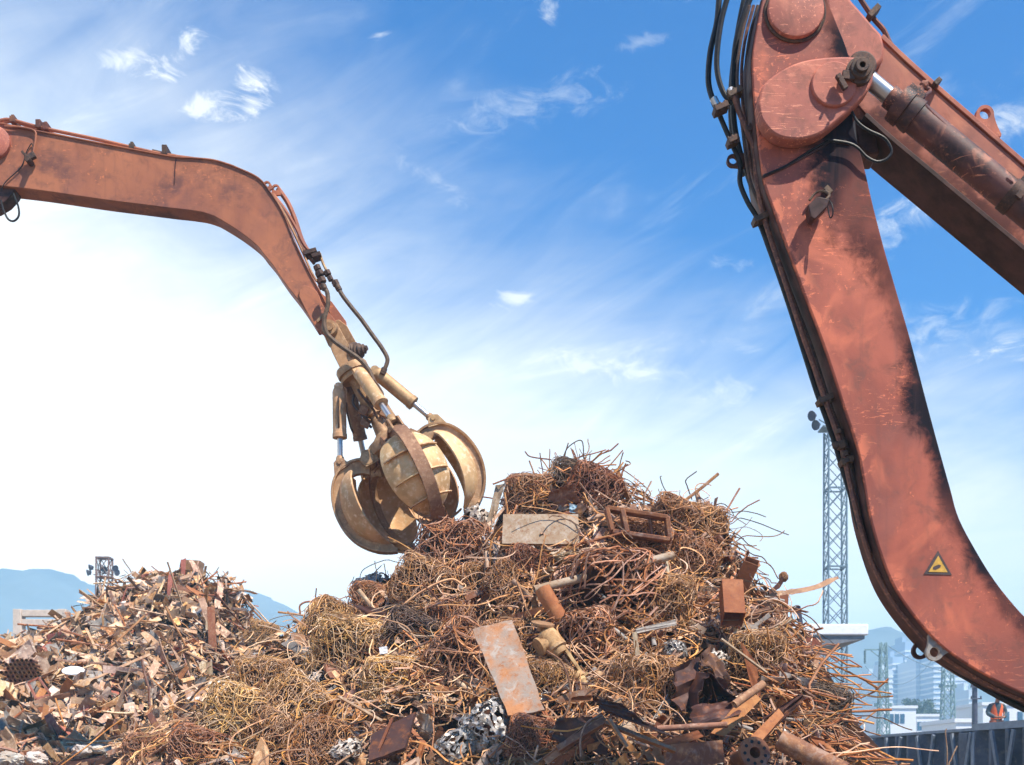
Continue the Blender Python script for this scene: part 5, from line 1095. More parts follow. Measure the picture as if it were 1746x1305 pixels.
BA2 = [bar_mesh('steel_bar', rnd.choice([M_BAR, M_TAN, M_GREYM, M_STRIP, M_REDS]), rnd.uniform(.7, 1.7), rnd.uniform(.012, .022), rnd.choice([.02, .06, .2])) for _ in range(8)]
scatter(ST2, 'scrap_batten', 250, 'scrap batten', 'flat batten of scrap', 'scrap strips of the far pile', -20, 520, (.02, .3), 20, hf=hh2, picker=rp2, zf=zone2)
scatter(SH2, 'sheet_offcut', 150, 'sheet metal', 'torn piece of sheet metal', 'sheet pieces of the far pile', -20, 520, (.02, .25), 30, hf=hh2, picker=rp2, zf=zone2, sc=(.4, 1.15))
scatter(BA2, 'steel_bar', 110, 'steel bar', 'long thin bar', 'bars of the far pile', -20, 520, (.02, .3), 14, hf=hh2, picker=rp2, zf=zone2)
chips('scrap_chips', M_CHIP, 3800, lambda: rp2(), hh2, .15, .6, .25, 'small mixed bits of scrap covering the far left pile', 12.5, YR2)
chips('scrap_chips', M_TAN, 450, lambda: rp2(), hh2, .12, .5, .3, 'small pale offcuts strewn over the far left pile', 12.5, YR2)
def skirt2():
    while True:
        px, py = rnd.uniform(-900, 500), rnd.uniform(1060, 1560)
        if (px < -10 or py > 1322) and hit(px, py, hh2, 12.5, YR2, .06).z > .12: return px, py
chips('scrap_chips', M_CHIP, 3200, skirt2, hh2, .15, .6, .22, 'mixed bits of scrap over the foot and far side of the left pile', 12.5, YR2)
for i in range(30):
    px = rnd.uniform(180, 420); py = lerp_table(out2, px) + rnd.uniform(-14, 14); p = hit(px, py, hh2, 12.5, YR2, .06); d_ = Vector((rnd.uniform(-1.2, 1.2), rnd.uniform(-.6, .3), rnd.uniform(-.1, .5))).normalized()
    put(rnd.choice(ST2 + BA2), 'scrap_batten', p + Vector((0, 0, .1)), Matrix(d_.to_track_quat('X', 'Z').to_matrix()), rnd.uniform(.3, .7), 'piece of scrap sticking up from the crest of the far left pile', 'scrap batten', 'scrap along the crest of the far pile')
D2 = lambda px, py, lift=.4: hit(px, py, hh2, 12.5, YR2, .06).y - lift
def far(pts, mat, label, cat='steel plate', name='steel_plate', lift=.5, th=.03, bump=.03, dy=(0, 0, 0, 0)):
    cx = sum(p[0] for p in pts) / 4; cy = sum(p[1] for p in pts) / 4; y = D2(cx, cy, lift)
    return quad_plate(name, [P(p[0], p[1], y + k) for p, k in zip(pts, dy)], th, mat, label, cat, bump, 6)
far([(308, 954), (341, 956), (338, 982), (304, 978)], M_YEL, 'square yellowish block on the crest of the far left pile', 'metal block', 'metal_block', .2, .4, .02)
far([(0, 1118), (30, 1104), (38, 1116), (12, 1136)], M_YEL, 'bright tan plate at the left edge of the far pile', lift=.6)
far([(0, 1084), (8, 1080), (46, 1098), (42, 1104)], M_YEL, 'curved ochre panel at the left edge of the crest', lift=.6, th=.15)
far([(60, 1152), (100, 1126), (108, 1140), (70, 1166)], M_YEL, 'yellow brown box shaped casting on the far left pile', 'metal block', 'metal_block', .7, .5, .02, (.3, .3, 0, 0))
far([(74, 1116), (92, 1106), (98, 1118), (80, 1126)], M_BLUE, 'pale blue bent panel on the far left pile, right part', 'sheet metal', 'sheet_piece', .8, .2)
far([(55, 1128), (74, 1122), (80, 1130), (60, 1140)], M_BLUE, 'pale blue bent panel on the far left pile, left part', 'sheet metal', 'sheet_piece', .8, .15)
far([(154, 1166), (186, 1160), (190, 1190), (152, 1194)], M_NAVY, 'dark slate sheet in the middle of the far left pile', 'sheet metal', 'sheet_piece', .6, .02)
far([(147, 1143), (172, 1145), (176, 1163), (148, 1160)], M_WHITE, 'cream square offcut right of the white oval lid', 'sheet metal', 'sheet_piece', .7, .03)
far([(120, 1215), (140, 1208), (146, 1224), (126, 1230)], M_GREYM, 'grey box panel low on the far left pile', lift=.6, th=.3)
far([(80, 1262), (106, 1248), (108, 1280), (92, 1286)], M_DKSHEET, 'dark brown folded sheet at the foot of the far left pile', 'sheet metal', 'sheet_piece', .6)
far([(222, 1262), (268, 1254), (276, 1280), (226, 1288)], M_PALE, 'pale broad panel at the foot of the far left pile', lift=.7)
far([(305, 1270), (350, 1226), (362, 1236), (322, 1300)], M_GREYM, 'grey brown gutter shaped channel between the two piles', 'steel channel', 'steel_channel', .9, .1)
far([(384, 1130), (412, 1120), (420, 1142), (400, 1158)], M_SHEET, 'brown creased panel on the right part of the far pile', lift=.7)
far([(90, 1300), (180, 1288), (176, 1300), (95, 1316)], M_DKSHEET, 'dark curved plate at the bottom left corner of the photo', lift=1.4, th=.05)
far([(292, 1148), (316, 1132), (322, 1140), (304, 1168)], M_ORANGE, 'orange curled strip on the right part of the far pile', 'metal strip', 'metal_strip', .8)
far([(232, 1124), (252, 1130), (244, 1140), (222, 1148)], M_WHITE, 'white crumpled sheet in the middle of the far pile', 'sheet metal', 'sheet_piece', .8, .03, .1)
y = D2(125, 1148, .9); mb = MB(); mb.lathe(P(125, 1148, y), Vector((.1, -.5, 1)), [(0, 0), (.08, .005), (.17, .03), (.18, .05), (.172, .055), (.15, .04), (0, .02)], 24); o = mb.build('oval_lid', M_BLDW, origin=P(125, 1148, y)); tag(o, 'white oval lid lying on the far left pile', 'lid')
# square frame of red bars
y = D2(66, 1188, 1.0); mb = MB(); q = PP([(48, 1164), (66, 1156), (86, 1184), (62, 1192)], y)
for i in range(4): mb.bar(q[i], q[(i + 1) % 4], .03, .03, (0, 1, 0))
o = mb.build('square_hoop', M_REDS, origin=q[0]); tag(o, 'small tilted red square frame on the far left pile', 'frame')
# bundle of small pipes, seen end on
y = D2(42, 1150, .8); pbm = pipe_mesh('bundle_pipe', M_SHEET, .7, .034, n=8); k = 0
for i in range(-4, 5):
    for j in range(-4, 4):
        if i * i + j * j < 17:
            p = P(42, 1150, y) + Vector((i * .075 + (j % 2) * .037, 0, j * .066)); put(pbm, 'bundle_pipe', p, (0, 0, R(100)), 1, 'small pipe in the honeycomb bundle at the left of the far pile', 'pipe', 'honeycomb bundle of pipes')
p = P(450, 1080, 22.5); put(BALE[4], 'wire_coil', p + Vector((0, 0, .0)), (0, R(15), 0), (.50, .5, .44), 'round golden wire coil between the two piles', 'wire coil')
for (px, py, w_, h_) in ((14, 1296, 70, 30), (52, 1300, 40, 30), (128, 1282, 44, 22), (150, 1298, 40, 20)):
    pass
for (px, py, w_, h_, lab) in ((16, 1296, 46, 28, 'white torn sack at the bottom left corner'), (140, 1280, 34, 20, 'white crumpled rag above the dark curved plate'), (168, 1278, 26, 14, 'small white rag at the right end of the dark curved plate'), (62, 1294, 36, 22, 'whitish crumpled sheet right of the torn sack'), (375, 1176, 46, 26, 'white crumpled foil on the slope between the piles'), (338, 1200, 34, 22, 'pale crumpled foil above the grey brown channel')):
    y = D2(px, py, 1.0); me = crumple('crumpled_rag', M_WHITE, px, py, w_, h_, lab, 0, .6, 'rag', 4); me.location = P(px, py, y); f = y / max(.1, 9.); me.scale = (y / hit(px, py).y,) * 3

# ---------------------------------------------------------------- ground, terrace, wall
mb = MB(); S = 4000; mb.add([(-S, -S, 0), (S, -S, 0), (S, S, 0), (-S, S, 0)], [(0, 1, 2, 3)]); o = mb.build('ground', M_GRD); tag(o, kind='structure')
WA, WB = P(1400, 1262, 33.5), P(1860, 1225, 20.5); WA.z = 2.49; WB.z = 2.49
mb = MB(); dirw = (WB - WA); dirw.z = 0; dirw.normalize(); nw = Vector((dirw.y, -dirw.x, 0)); nw = -nw if nw.y > 0 else nw; bk = -nw
mb.prism([Vector((WA.x, WA.y, 0)) + bk * .9, Vector((WB.x, WB.y, 0)) + bk * .9, Vector((160, 20, 0)), Vector((160, 320, 0)), Vector((-10, 320, 0)), Vector((-10, 45, 0))], (0, 0, 2.3)); o = mb.build('terrace', M_GRD, smooth=False); tag(o, kind='structure')
wall = thing('steel_wall', WA, 'dark slate ribbed steel wall at the bottom right with a grey cap', 'wall')
Lw = (WB - WA).length; mb = MB(); s = 0; k = 0; pts = []
while s < Lw:
    dep = .0 if k % 4 in (0, 3) else .26
    pts.append((s, dep)); s += (.22 if k % 2 == 0 else .10); k += 1
vs = []
for s, dep in pts:
    q = WA + dirw * s + nw * (dep - .10)
    vs += [Vector((q.x, q.y, -.02)), Vector((q.x, q.y, WA.z - .05))]
n = len(vs)
vs += [v + bk * .03 for v in vs]
fs = []
for i in range(0, n - 2, 2): fs += [(i, i + 2, i + 3, i + 1), (n + i + 1, n + i + 3, n + i + 2, n + i), (i + 1, i + 3, n + i + 3, n + i + 1)]
mb.add(vs, fs); mb.build('ribbed_panel', M_WALLM, wall, smooth=False)
mid = WA + dirw * (Lw * .40)
mb = MB(); mb.bar(WA + Vector((0, 0, -.02)), mid + Vector((0, 0, -.02)), .34, .07, (0, 0, 1)) if False else None
def slab(a, b, z0, z1, w0, w1, mb): mb.prism([Vector((a.x, a.y, z0)) + nw * w0, Vector((b.x, b.y, z0)) + nw * w0, Vector((b.x, b.y, z0)) + nw * w1, Vector((a.x, a.y, z0)) + nw * w1], (0, 0, z1 - z0))
c1, c2 = MB(), MB()
ms = next(s for s in [x * .05 for x in range(2000)] if (lambda q: (q.x) / q.y * F + CX > 1668)(WA + dirw * s))
mid = WA + dirw * ms
slab(WA, mid, 2.44, 2.50, .12, -.22, c1); slab(mid, WB, 2.44, 2.58, .14, -.22, c2)
c1.build('wall_cap', M_CAPM, wall); c2.build('wall_cap', M_CAPM, wall)
for j, (px, hh, wd) in enumerate(((1540, 1.7, .2), (1648, 2.4, .34), (1667, 2.4, .14), (1728, 2.4, .12))):
    s = next(s for s in [x * .05 for x in range(2000)] if (lambda q: (q.x) / q.y * F + CX > px)(WA + dirw * s)); q = WA + dirw * s + nw * .10; mb = MB()
    mb.prism([Vector((q.x, q.y, 0)), Vector((q.x, q.y, 0)) + dirw * wd, Vector((q.x, q.y, 0)) + dirw * wd + nw * .08, Vector((q.x, q.y, 0)) + nw * .08], (0, 0, hh)); mb.build('wall_post', M_CAPM if j % 2 == 0 else M_WALLM, wall, .01)
# slanting braces on the wall face
for j in range(14):
    s = Lw * (.05 + .065 * j); q = WA + dirw * s + nw * .19; mb = MB(); a = Vector((q.x, q.y, 2.40)); b = Vector((q.x, q.y, .1)) + dirw * (.7 if j % 2 else -.7); mb.bar(a, b, .10, .05, nw); mb.build('wall_brace', M_BRACE, wall)
# dry stalks in front of the wall
for (pts, lab) in (([(1614, 1330), (1615, 1285), (1612, 1250), (1614, 1243)], 'taller dry brown stalk in front of the steel wall'), ([(1617, 1320), (1622, 1295), (1632, 1272)], 'shorter leaning dry stalk in front of the steel wall')):
    mb = MB(); mb.tube(crv([P(x, y_, 22.) for x, y_ in [(pts[0][0], 1470)] + pts], 5), .012, 5); o = mb.build('dry_stalk', M_TAN, origin=P(pts[0][0], 1470, 22)); tag(o, lab, 'plant')

# ---------------------------------------------------------------- masts, canopy, gantry
def lattice(name, px, Y, z0, ztop, w0, w1, mat, label, cat, bay=1.1, r=.045, br=.028, heavy=0):
    t = thing(name, P(px, 0, Y) * Vector((1, 1, 0)) if False else Vector(((px - CX) * Y / F, Y, z0)), label, cat); c = ORG[t]; H = ztop - z0; mb = MB()
    W = lambda z: w0 + (w1 - w0) * (z / H)
    cor = lambda z, k: c + Vector(((-1, 1, 1, -1)[k] * W(z) / 2, (-1, -1, 1, 1)[k] * W(z) / 2, z))
    for k in range(4): mb.tube([cor(0, k), cor(H, k)], r, 6)
    mb.build('mast_leg_set', mat, t); mb = MB(); nb = max(2, round(H / bay))
    for i in range(nb):
        z, z2 = H * i / nb, H * (i + 1) / nb
        for k in range(4):
            j = (k + 1) % 4; mb.tube([cor(z, k), cor(z2, j)], br, 4, False); mb.tube([cor(z, j), cor(z2, k)], br, 4, False)
            if heavy and i % heavy == 0: mb.tube([cor(z, k), cor(z, j)], r * 1.1, 4, False)
    mb.build('bracing', mat, t); return t, c, H
def floodlights(t, c, z, items, mat, sc=1.0, plat=0.):
    mb = MB()
    for (dx_, dz_, a) in items: mb.tube([c + Vector((0, 0, z)), c + Vector((dx_ * .75, -.1, z + dz_ - .2 * sc))], .045 * sc, 5)
    if plat: 
        for s_ in (-1, 1): mb.bar(c + Vector((-plat, s_ * .5, z)), c + Vector((plat, s_ * .5, z)), .08, .08)
    mb.build('lamp_arm_set', mat, t)
    for (dx_, dz_, a) in items:
        mb = MB(); q = c + Vector((dx_, -.2, z + dz_)); d_ = Vector((math.sin(R(a)), -.5, -.25)).normalized()
        mb.lathe(q - d_ * .2 * sc, d_, [(0, 0), (.10 * sc, .02 * sc), (.16 * sc, .12 * sc), (.30 * sc, .34 * sc), (.33 * sc, .40 * sc), (.29 * sc, .40 * sc), (.27 * sc, .36 * sc), (0, .36 * sc)], 14)
        mb.box(q - d_ * .1 * sc + Vector((0, 0, -.1 * sc)), (.05 * sc, .3 * sc, .3 * sc)); mb.build('floodlight', M_NAVY, t)
t, c, H = lattice('floodlight_mast', 1424, 60, 0, P(0, 735, 60).z, .98, .90, M_MAST, 'tall blue grey lattice floodlight mast between the pile and the big arm', 'lamp mast', 1.0, .05, .028, 4)
mb = MB(); mb.box(c + Vector((0, 0, H + .1)), (1.5, 1.1, .08)); mb.build('platform', M_MAST, t)
floodlights(t, c, H + .1, [(-1.15, .62, -50), (-.95, .15, -50), (-.1, .7, 10), (.35, .55, 30)], M_MAST, .8)
t, c, H = lattice('floodlight_mast', 178, 80, 0, P(0, 951, 80).z, 1.0, .84, M_RUSTMAST, 'small brown lattice mast with lamps behind the far left pile', 'lamp mast', 1.3, .06, .035, 3)
mb = MB(); 
for z in (H - .05, H - 1.35): mb.box(c + Vector((0, 0, z)), (.95, .95, .1))
mb.build('platform', M_RUSTMAST, t)
floodlights(t, c, H - 1.1, [(-.95, .05, -50), (-.8, .4, -40), (.85, .05, 50), (.75, .35, 30), (.1, .3, 0)], M_RUSTMAST, .7)
# canopy
cn = thing('roof_canopy', Vector(((1380 - CX) * 45 / F, 47, 0)), 'white edged flat canopy roof sticking out from behind the right side of the pile', 'canopy'); c = ORG[cn]
x0, x1 = P(1290, 0, 45).x, P(1481, 0, 45).x; zt, zb = P(0, 1064, 45).z, P(0, 1083, 45).z
mb = MB(); mb.box(Vector(((x0 + x1) / 2, 48, (zt + zb) / 2)), (x1 - x0, 6, zt - zb)); mb.build('fascia', M_CANOPY, cn, .05)
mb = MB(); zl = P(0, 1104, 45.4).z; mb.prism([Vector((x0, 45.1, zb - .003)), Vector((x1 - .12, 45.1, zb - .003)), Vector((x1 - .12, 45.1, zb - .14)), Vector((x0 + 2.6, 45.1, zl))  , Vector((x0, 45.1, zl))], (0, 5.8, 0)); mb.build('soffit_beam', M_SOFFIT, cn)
mb = MB(); mb.box(Vector((x0 + .6, 48, zl / 2)), (.5, .5, zl)); mb.build('column', M_CONC, cn)
# concrete gantry frame at left
g = thing('concrete_frame', Vector(((72 - CX) * 60 / F, 60, 0)), 'pale concrete frame with two cross beams behind the far left pile', 'frame'); Y = 60
zT = P(0, 1040, Y).z
for px in (33, 109): mb = MB(); mb.box(Vector(((px - CX) * Y / F, Y, zT / 2)), (.42, .6, zT)); mb.build('post', M_CONC, g, .02)
for pa, pb in ((1041, 1052), (1057, 1067), (1075, 1084)):
    mb = MB(); za, zb_ = P(0, pa, Y).z, P(0, pb, Y).z; mb.box(Vector(((71 - CX) * Y / F, Y, (za + zb_) / 2)), ((109 - 33) * Y / F - .424, .5, za - zb_)); mb.build('beam', M_CONC, g, .02)
# pylons
for (px, Y, top, lab, wt, wb) in ((1506, 150, 1096, 'left hazy lattice pylon with a side arm, right of the canopy', .66, 1.5), (1616, 150, 1118, 'right hazy lattice pylon, partly behind the big arm', 1.0, 1.7)):
    t, c, H = lattice('lattice_pylon', px, Y, 2.2, P(0, top, Y).z, wb, wt, M_PYLON, lab, 'pylon', 1.6, .09, .06, 0)
    mb = MB(); zz_ = H - .9
    if px < 1600:
        mb.bar(c + Vector((0, 0, zz_)), c + Vector((-2.4, 0, zz_)), .16, .16); mb.bar(c + Vector((-.3, 0, zz_ - 1.1)), c + Vector((-1.6, 0, zz_ - .08)), .1, .1); mb.build('crossarm', M_PYLON, t)
        mb = MB(); q = c + Vector((-2.35, 0, zz_ - .1)); mb.lathe(q, (0, 0, -1), sum([[(.05, i * .22), (.16, i * .22 + .05), (.16, i * .22 + .12)] for i in range(8)], []), 10); mb.build('insulator', M_NAVY, t)
    zc = P(0, 1202 if px < 1600 else 1170, Y).z - 2.2; mb.bar(c + Vector((-1.1, 0, zc)), c + Vector((1.1, 0, zc)), .18, .18)
    for s_ in (-1, 1): mb.lathe(c + Vector((s_ * .95, 0, zc - .25)), (0, 0, 1), [(.0, 0), (.22, .05), (.22, .45), (0, .5)], 10)
    mb.build('crossarm', M_PYLON, t)
def wire(a, b, sag, r, lab):
    mb = MB(); pts = [a.lerp(b, i / 24) - Vector((0, 0, sag * 4 * (i / 24) * (1 - i / 24))) for i in range(25)]; mb.tube(pts, r, 5); tag(mb.build('power_line', M_MAST, origin=a), lab, 'power line')
wire(P(1512, 1100, 150), P(1612, 1146, 150), .4, .05, 'power line sloping down right between the two pylons')
wire(P(1475, 1136, 150), P(1606, 1100, 150), 3.6, .035, 'slack power line hanging from the side arm insulator')
wire(P(1620, 1146, 150), P(1800, 1210, 140), .5, .04, 'power line running right from the right pylon')
up_ = thing('utility_pole', Vector(((1662 - CX) * 70 / F, 70, 2.3)), 'dark wooden utility pole with two crossbars left of the worker', 'pole'); c = ORG[up_]; zt = P(0, 1165, 70).z
mb = MB(); mb.tube([c, Vector((c.x, c.y, zt))], [.19, .15], 12); mb.build('pole', M_NAVY, up_)
for py in (1172, 1192):
    z = P(0, py, 70).z; mb = MB(); mb.bar(Vector((c.x - .33, 69.78, z)), Vector((c.x + .33, 69.78, z)), .08, .08)
    for k in (-.28, 0, .28): mb.lathe(Vector((c.x + k, 69.78, z + .03)), (0, 0, 1), [(.02, 0), (.05, .03), (.05, .12), (0, .14)], 8)
    mb.build('crossbar', M_NAVY, up_)
# ---------------------------------------------------------------- town and hills beyond
def tower(px0, px1, top, Y, mat, lab):
    Y *= .62; x0, x1 = (px0 - CX) * Y / F, (px1 - CX) * Y / F; zt = P(0, top, Y).z; t = thing('tower_block', Vector(((x0 + x1) / 2, Y + 10, 0)), lab, 'tower block', 'hazy tower blocks'); mb = MB(); mb.box(Vector(((x0 + x1) / 2, Y + 10, zt / 2)), (x1 - x0, 20, zt)); mb.build('wall', mat, t)
    mb = MB(); z = 6
    while z < zt - 2: mb.box(Vector(((x0 + x1) / 2, Y + 9.9, z)), (x1 - x0 + .3, 20.3, .6)); z += 1.7
    mb.build('balcony_bands', M_BLDW, t); mb = MB(); mb.box(Vector(((x0 + x1) / 2, Y + 10, zt + 1.2)), ((x1 - x0) * .4, 8, 2.4)); mb.build('roof_house', mat, t)
tw = [(1486, 1502, 1150, 640, 0, 'leftmost slim tower block behind the left pylon'), (1522, 1540, 1120, 650, 1, 'dark slim tower block right of the left pylon'), (1543, 1560, 1094, 660, 1, 'tallest tower block with a narrow top'), (1562, 1590, 1124, 620, 0, 'wide pale tower block left of the lifting eyes'), (1592, 1606, 1108, 600, 1, 'dark tower block beside the right pylon'), (1612, 1650, 1128, 620, 0, 'wide pale tower block behind the right pylon'), (1508, 1522, 1142, 600, 0, 'pale low tower block behind the left pylon'), (1652, 1668, 1176, 560, 0, 'low hazy block behind the utility pole')]
for a, b, tp_, Y, k, lab in tw: tower(a, b, tp_, Y, (M_TOWER, M_TOWERD)[k], lab)
def lowb(px0, px1, top, Y, lab, rows, cols, skip=None):
    x0, x1 = (px0 - CX) * Y / F, (px1 - CX) * Y / F; zt = P(0, top, Y).z; t = thing('white_building', Vector(((x0 + x1) / 2, Y + 5, 2.3)), lab, 'building'); mb = MB(); mb.box(Vector(((x0 + x1) / 2, Y + 5, zt / 2 + 1.15)), (x1 - x0, 10, zt - 2.3)); mb.build('wall', M_BLDW, t)
    for r_ in range(rows):
        for c_ in range(cols):
            if skip and c_ in skip: continue
            wx = x0 + (c_ + .5) * (x1 - x0) / cols; wz = zt - 1.5 - r_ * 2.9; mb = MB(); mb.box(Vector((wx, Y - .02, wz)), ((x1 - x0) / cols * .78, .1, 1.35)); mb.build('window', M_GLASSD, t)
    mb = MB(); mb.box(Vector(((x0 + x1) / 2, Y + 5, zt + .2)), (x1 - x0 + .4, 10.4, .4)); mb.build('parapet', M_BLDW, t)
lowb(1506, 1562, 1208, 170, 'white flat roofed building with window rows below the left pylon', 3, 6, (4, 5))
lowb(1563, 1602, 1222, 185, 'smaller white building right of the flat roofed one', 2, 4)
lowb(1630, 1662, 1232, 120, 'low white shed left of the utility pole', 1, 3, (1, 2))
lowb(1676, 1745, 1203, 150, 'white building behind the worker', 2, 6, (0, 2, 4))
def tree(px, Y, top, w_, lab):
    c = Vector(((px - CX) * Y / F, Y, 2.3)); zt = P(0, top, Y).z; t = thing('tree', c, lab, 'tree', 'trees behind the white buildings'); mb = MB(); h = zt - 2.3
    mb.tube([c, c + Vector((.2, 0, h * .4)), c + Vector((0, 0, h * .8))], [.4, .3, .1], 8)
    for k in range(6): a = k * 1.05; mb.tube([c + Vector((0, 0, h * (.35 + .06 * k))), c + Vector((math.cos(a) * w_ * .35, math.sin(a) * w_ * .35, h * (.55 + .06 * k)))], [.16, .05], 5)
    mb.build('trunk', M_TRUNK, t); mb = MB(); cl = [Vector((rnd.gauss(0, w_ * .24), rnd.gauss(0, w_ * .24), h * rnd.uniform(.4, .92))) for _ in range(26)]
    for q in cl:
        for _ in range(200):
            p = c + q + rv(1).normalized() * rnd.uniform(.2, 1) * w_ * .16; u = rv().normalized() * rnd.uniform(.15, .4); v = rv().normalized() * .25; mb.add([p, p + u, p + u + v, p + v], [(0, 1, 2, 3)])
    mb.build('crown', M_LEAF, t, smooth=False)
for a in ((1560, 215, 1188, 6.5, 'tallest round tree behind the white flat roofed building'), (1540, 215, 1202, 6, 'tree left of the tallest one behind the white building'), (1522, 210, 1206, 5, 'leftmost tree above the white building roof'), (1582, 215, 1206, 6, 'tree right of the tallest one, above the smaller white building'), (1596, 210, 1224, 4, 'low tree at the right end of the white buildings'), (1715, 190, 1205, 6, 'tree behind the worker at the right')): tree(*a)
def hill(name, tab, Y, dpt, lab):
    mb = MB(); xs = []; x = tab[0][0]
    while x <= tab[-1][0]: xs.append(x); x += 6
    vs = []; K = 8
    for k in range(K + 1):
        t = k / K
        for x in xs:
            py = lerp_table(tab, x); z = (CAMZ + (HY - py) * Y / F); f = math.sin(math.pi / 2 * t) if k <= K else 0
            vs.append(Vector(((x - CX) * Y / F, Y - dpt * (1 - t), z * f * (1 + .03 * noise.noise(Vector((x * .03, t * 4, 0)))) if k < K else z + noise.noise(Vector((x * .09, 0, 0))) * 2.5)))
    for x in xs: vs.append(Vector(((x - CX) * Y / F, Y + dpt, 0)))
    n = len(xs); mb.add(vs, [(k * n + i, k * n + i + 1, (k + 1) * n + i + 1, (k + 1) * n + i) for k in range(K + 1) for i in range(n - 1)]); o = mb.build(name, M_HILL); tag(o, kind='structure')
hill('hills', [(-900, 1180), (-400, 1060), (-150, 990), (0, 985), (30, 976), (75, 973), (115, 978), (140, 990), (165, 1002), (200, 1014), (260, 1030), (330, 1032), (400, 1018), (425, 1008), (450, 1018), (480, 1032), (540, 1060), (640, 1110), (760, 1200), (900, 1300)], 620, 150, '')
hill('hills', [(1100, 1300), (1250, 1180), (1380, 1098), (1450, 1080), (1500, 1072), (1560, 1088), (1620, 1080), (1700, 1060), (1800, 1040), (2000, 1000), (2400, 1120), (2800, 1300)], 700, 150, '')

# ---------------------------------------------------------------- worker standing on the terrace
def skin_fig(name, joints, bones, mat, parent, sub=2, root=0):
    me = bpy.data.meshes.new(name); org = ORG[parent]; me.from_pydata([tuple(Vector(p) - org) for p, r in joints], bones, []); o = bpy.data.objects.new(name, me); COL.objects.link(o); o.parent = parent
    md = o.modifiers.new('skin', 'SKIN'); md.use_smooth_shade = True; sv = me.skin_vertices[0].data
    for i, (p, r) in enumerate(joints): sv[i].radius = r if isinstance(r, tuple) else (r, r); sv[i].use_root = (i == root)
    s = o.modifiers.new('sub', 'SUBSURF'); s.levels = sub; s.render_levels = sub; me.materials.append(mat); ORG[o] = org; return o
YW = 38.; wx = (1699 - CX) * YW / F; zf = 2.3
W_ = lambda x, y_, z: Vector((wx + x, YW + y_, zf + z))
wk = thing('person', W_(0, 0, 0), 'worker in orange vest and white helmet looking down at the hands behind the steel wall', 'person')
HS = .98
J = [((0, 0, .95), (.15, .12)), ((0, .0, 1.15), (.15, .12)), ((0, -.02, 1.38), (.19, .13)), ((0, -.05, 1.50), (.075, .075)), ((0, -.09, 1.57), (.065, .07)),
     ((-.20, -.02, 1.42), .075), ((-.27, -.02, 1.18), .055), ((-.14, -.26, 1.04), .04), ((-.06, -.34, 1.02), .035),
     ((.20, -.02, 1.42), .075), ((.27, -.02, 1.18), .055), ((.14, -.26, 1.04), .04), ((.06, -.34, 1.02), .035),
     ((-.10, 0, .85), .10), ((-.11, -.02, .48), .075), ((-.11, 0, .09), .05), ((-.12, -.13, .04), .04), ((.10, 0, .85), .10), ((.11, -.02, .48), .075), ((.11, 0, .09), .05), ((.12, -.13, .04), .04)]
Bn = [(0, 1), (1, 2), (2, 3), (3, 4), (2, 5), (5, 6), (6, 7), (7, 8), (2, 9), (9, 10), (10, 11), (11, 12), (0, 13), (13, 14), (14, 15), (15, 16), (0, 17), (17, 18), (18, 19), (19, 20)]
# head, then five fingers on each hand
J += [((0, -.13, 1.66), (.085, .10)), ((0, -.15, 1.75), (.08, .09))]; Bn += [(4, 21), (21, 22)]
for hnd, sg in ((8, 1), (12, -1)):
    hx, hy, hz = J[hnd][0]
    for f in range(4):
        i = len(J); J += [((hx + sg * (.035 + .004 * f), hy - .03 + .004 * f, hz + .028 - .018 * f), .0095), ((hx + sg * .07, hy - .045, hz + .022 - .018 * f), .009), ((hx + sg * .085, hy - .02, hz + .012 - .018 * f), .0075)]; Bn += [(hnd, i), (i, i + 1), (i + 1, i + 2)]
    i = len(J); J += [((hx + sg * .02, hy + .01, hz + .045), .011), ((hx + sg * .05, hy - .0, hz + .06), .009)]; Bn += [(hnd, i), (i, i + 1)]
body = skin_fig('body', [(W_(*p), r) for p, r in J], Bn, M_SKIN, wk)
def wrap(name, prof, mat, ax_=(0, 0), n=24, yoff=None):
    mb = MB(); vs = [];
    for z, rx, ry, oy in prof: vs += [W_(rx * math.cos(2 * math.pi * k / n), oy + ry * math.sin(2 * math.pi * k / n), z) for k in range(n)]
    mb.add(vs, [(i * n + k, i * n + (k + 1) % n, (i + 1) * n + (k + 1) % n, (i + 1) * n + k) for i in range(len(prof) - 1) for k in range(n)] + [tuple(range(n - 1, -1, -1)), tuple((len(prof) - 1) * n + k for k in range(n))]); return mb.build(name, mat, wk)
wrap('shirt', [(.92, .17, .135, 0), (1.05, .165, .13, 0), (1.25, .19, .14, -.01), (1.40, .215, .14, -.02), (1.46, .17, .12, -.03), (1.51, .09, .085, -.05)], M_SHIRT)
for s_ in (-1, 1):
    mb = MB(); mb.tube(crv([W_(s_ * .17, -.02, 1.43), W_(s_ * .24, -.02, 1.34), W_(s_ * .28, -.02, 1.18), W_(s_ * .21, -.16, 1.08), W_(s_ * .15, -.24, 1.045)], 5), [.085, .085, .08, .08, .078, .075, .075, .073, .072, .072, .07, .07, .068, .068, .066, .062, .062, .06, .056, .054, .052][:21], 14); mb.build('sleeve', M_SHIRT, wk)
    mb = MB(); mb.tube([W_(s_ * .10, 0, .93), W_(s_ * .105, -.02, .70), W_(s_ * .11, -.02, .48), W_(s_ * .11, 0, .12)], [.13, .115, .095, .08], 16); mb.build('trouser_leg', M_PANTS, wk)
    mb = MB(); mb.tube(crv([W_(s_ * .12, -.145, 1.05), W_(s_ * .105, -.155, 1.22), W_(s_ * .12, -.15, 1.36), W_(s_ * .125, -.02, 1.475), W_(s_ * .12, .12, 1.36), W_(s_ * .11, .15, 1.1)], 5), .0, 4) if False else None
mb = MB(); n = 26; vs = []
pf = [(.98, .185, .150, 0), (1.12, .182, .148, 0), (1.28, .205, .158, -.01), (1.40, .205, .160, -.02), (1.475, .135, .135, -.03)]
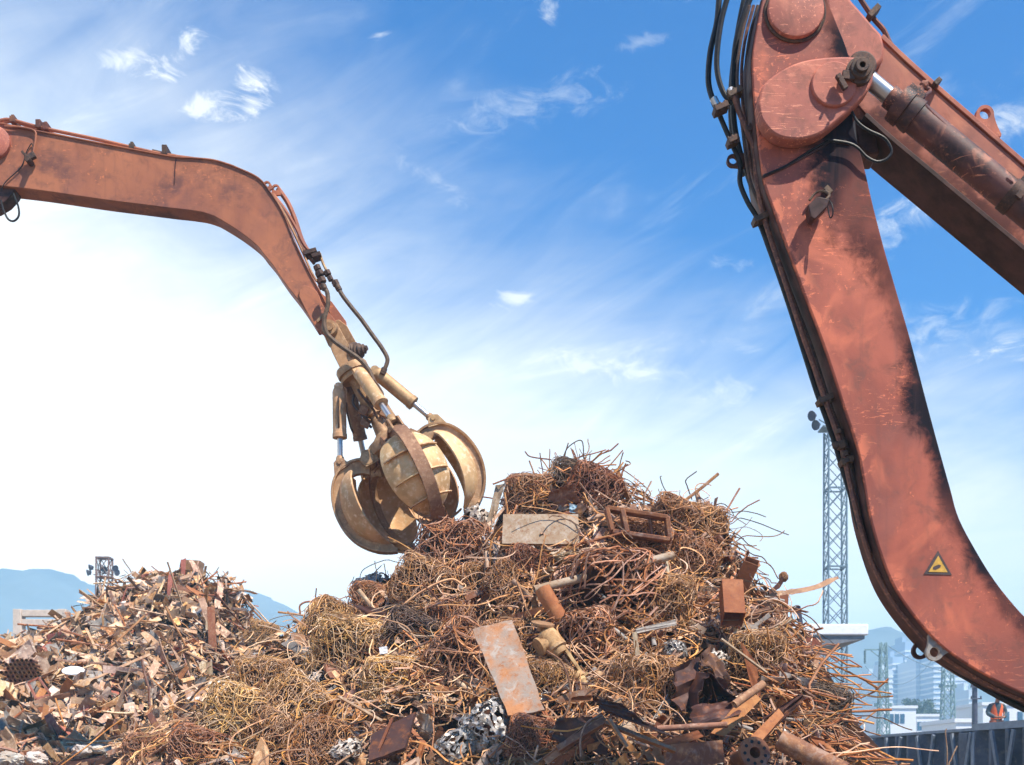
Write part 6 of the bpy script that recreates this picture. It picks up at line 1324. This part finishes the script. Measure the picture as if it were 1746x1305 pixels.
for z, rx, ry, oy in pf:
    op = .10 if z < 1.2 else .28 if z < 1.35 else .5 if z < 1.45 else .75
    for lay in (0, .012):
        for k in range(n): a = -math.pi / 2 + op + (2 * math.pi - 2 * op) * k / (n - 1); vs.append(W_((rx - lay) * math.cos(a), oy + (ry - lay) * math.sin(a), z))
fs = []
for i in range(len(pf) - 1):
    for k in range(n - 1): b = i * 2 * n + k; c_ = b + 2 * n; fs += [(b, b + 1, c_ + 1, c_), (b + n, c_ + n, c_ + n + 1, b + n + 1)]
    for k in (0, n - 1): b = i * 2 * n + k; fs.append((b, b + 2 * n, b + 3 * n, b + n))
mb.add(vs, fs); mb.build('vest', M_VEST, wk)
mb = MB(); mb.lathe(W_(0, -.155, 1.74), Vector((0, -.32, 1)), [(.165, -.01), (.17, 0), (.125, .012), (.128, .05), (.105, .11), (.06, .145), (0, .155)], 24); mb.build('helmet', M_HELM, wk)
mb = MB(); mb.lathe(W_(0, -.245, 1.665), Vector((0, -1, -.35)), [(.016, 0), (.008, .03), (0, .034)], 8); mb.build('nose', M_SKIN, wk)
mb = MB()
for s_ in (-1, 1): mb.lathe(W_(s_ * .036, -.232, 1.70), Vector((0, -1, -.3)), [(.012, 0), (.008, .006), (0, .008)], 8)
mb.build('eyes', M_NAVY, wk)
mb = MB(); mb.bar(W_(-.03, -.232, 1.625), W_(.03, -.232, 1.625), .012, .01); mb.build('mouth', M_DARKP, wk)
# ---------------------------------------------------------------- haze
mb = MB(); mb.box((0, 300, 61), (3000, 1900, 124.)); hz = mb.build('haze', M_GRD, smooth=False); hz.data.materials.clear()
hm = bpy.data.materials.new('haze_air'); hm.use_nodes = True; t = NT(hm.node_tree); pvn = t.n('ShaderNodeVolumePrincipled', {'Color': (.44, .78, 1, 1), 'Density': .0016, 'Anisotropy': -.5})
t.n('ShaderNodeOutputMaterial', {'Volume': pvn.outputs[0]}); hz.data.materials.append(hm); tag(hz, 'pale blue haze fading the far hills and towers', 'haze', None, 'stuff')
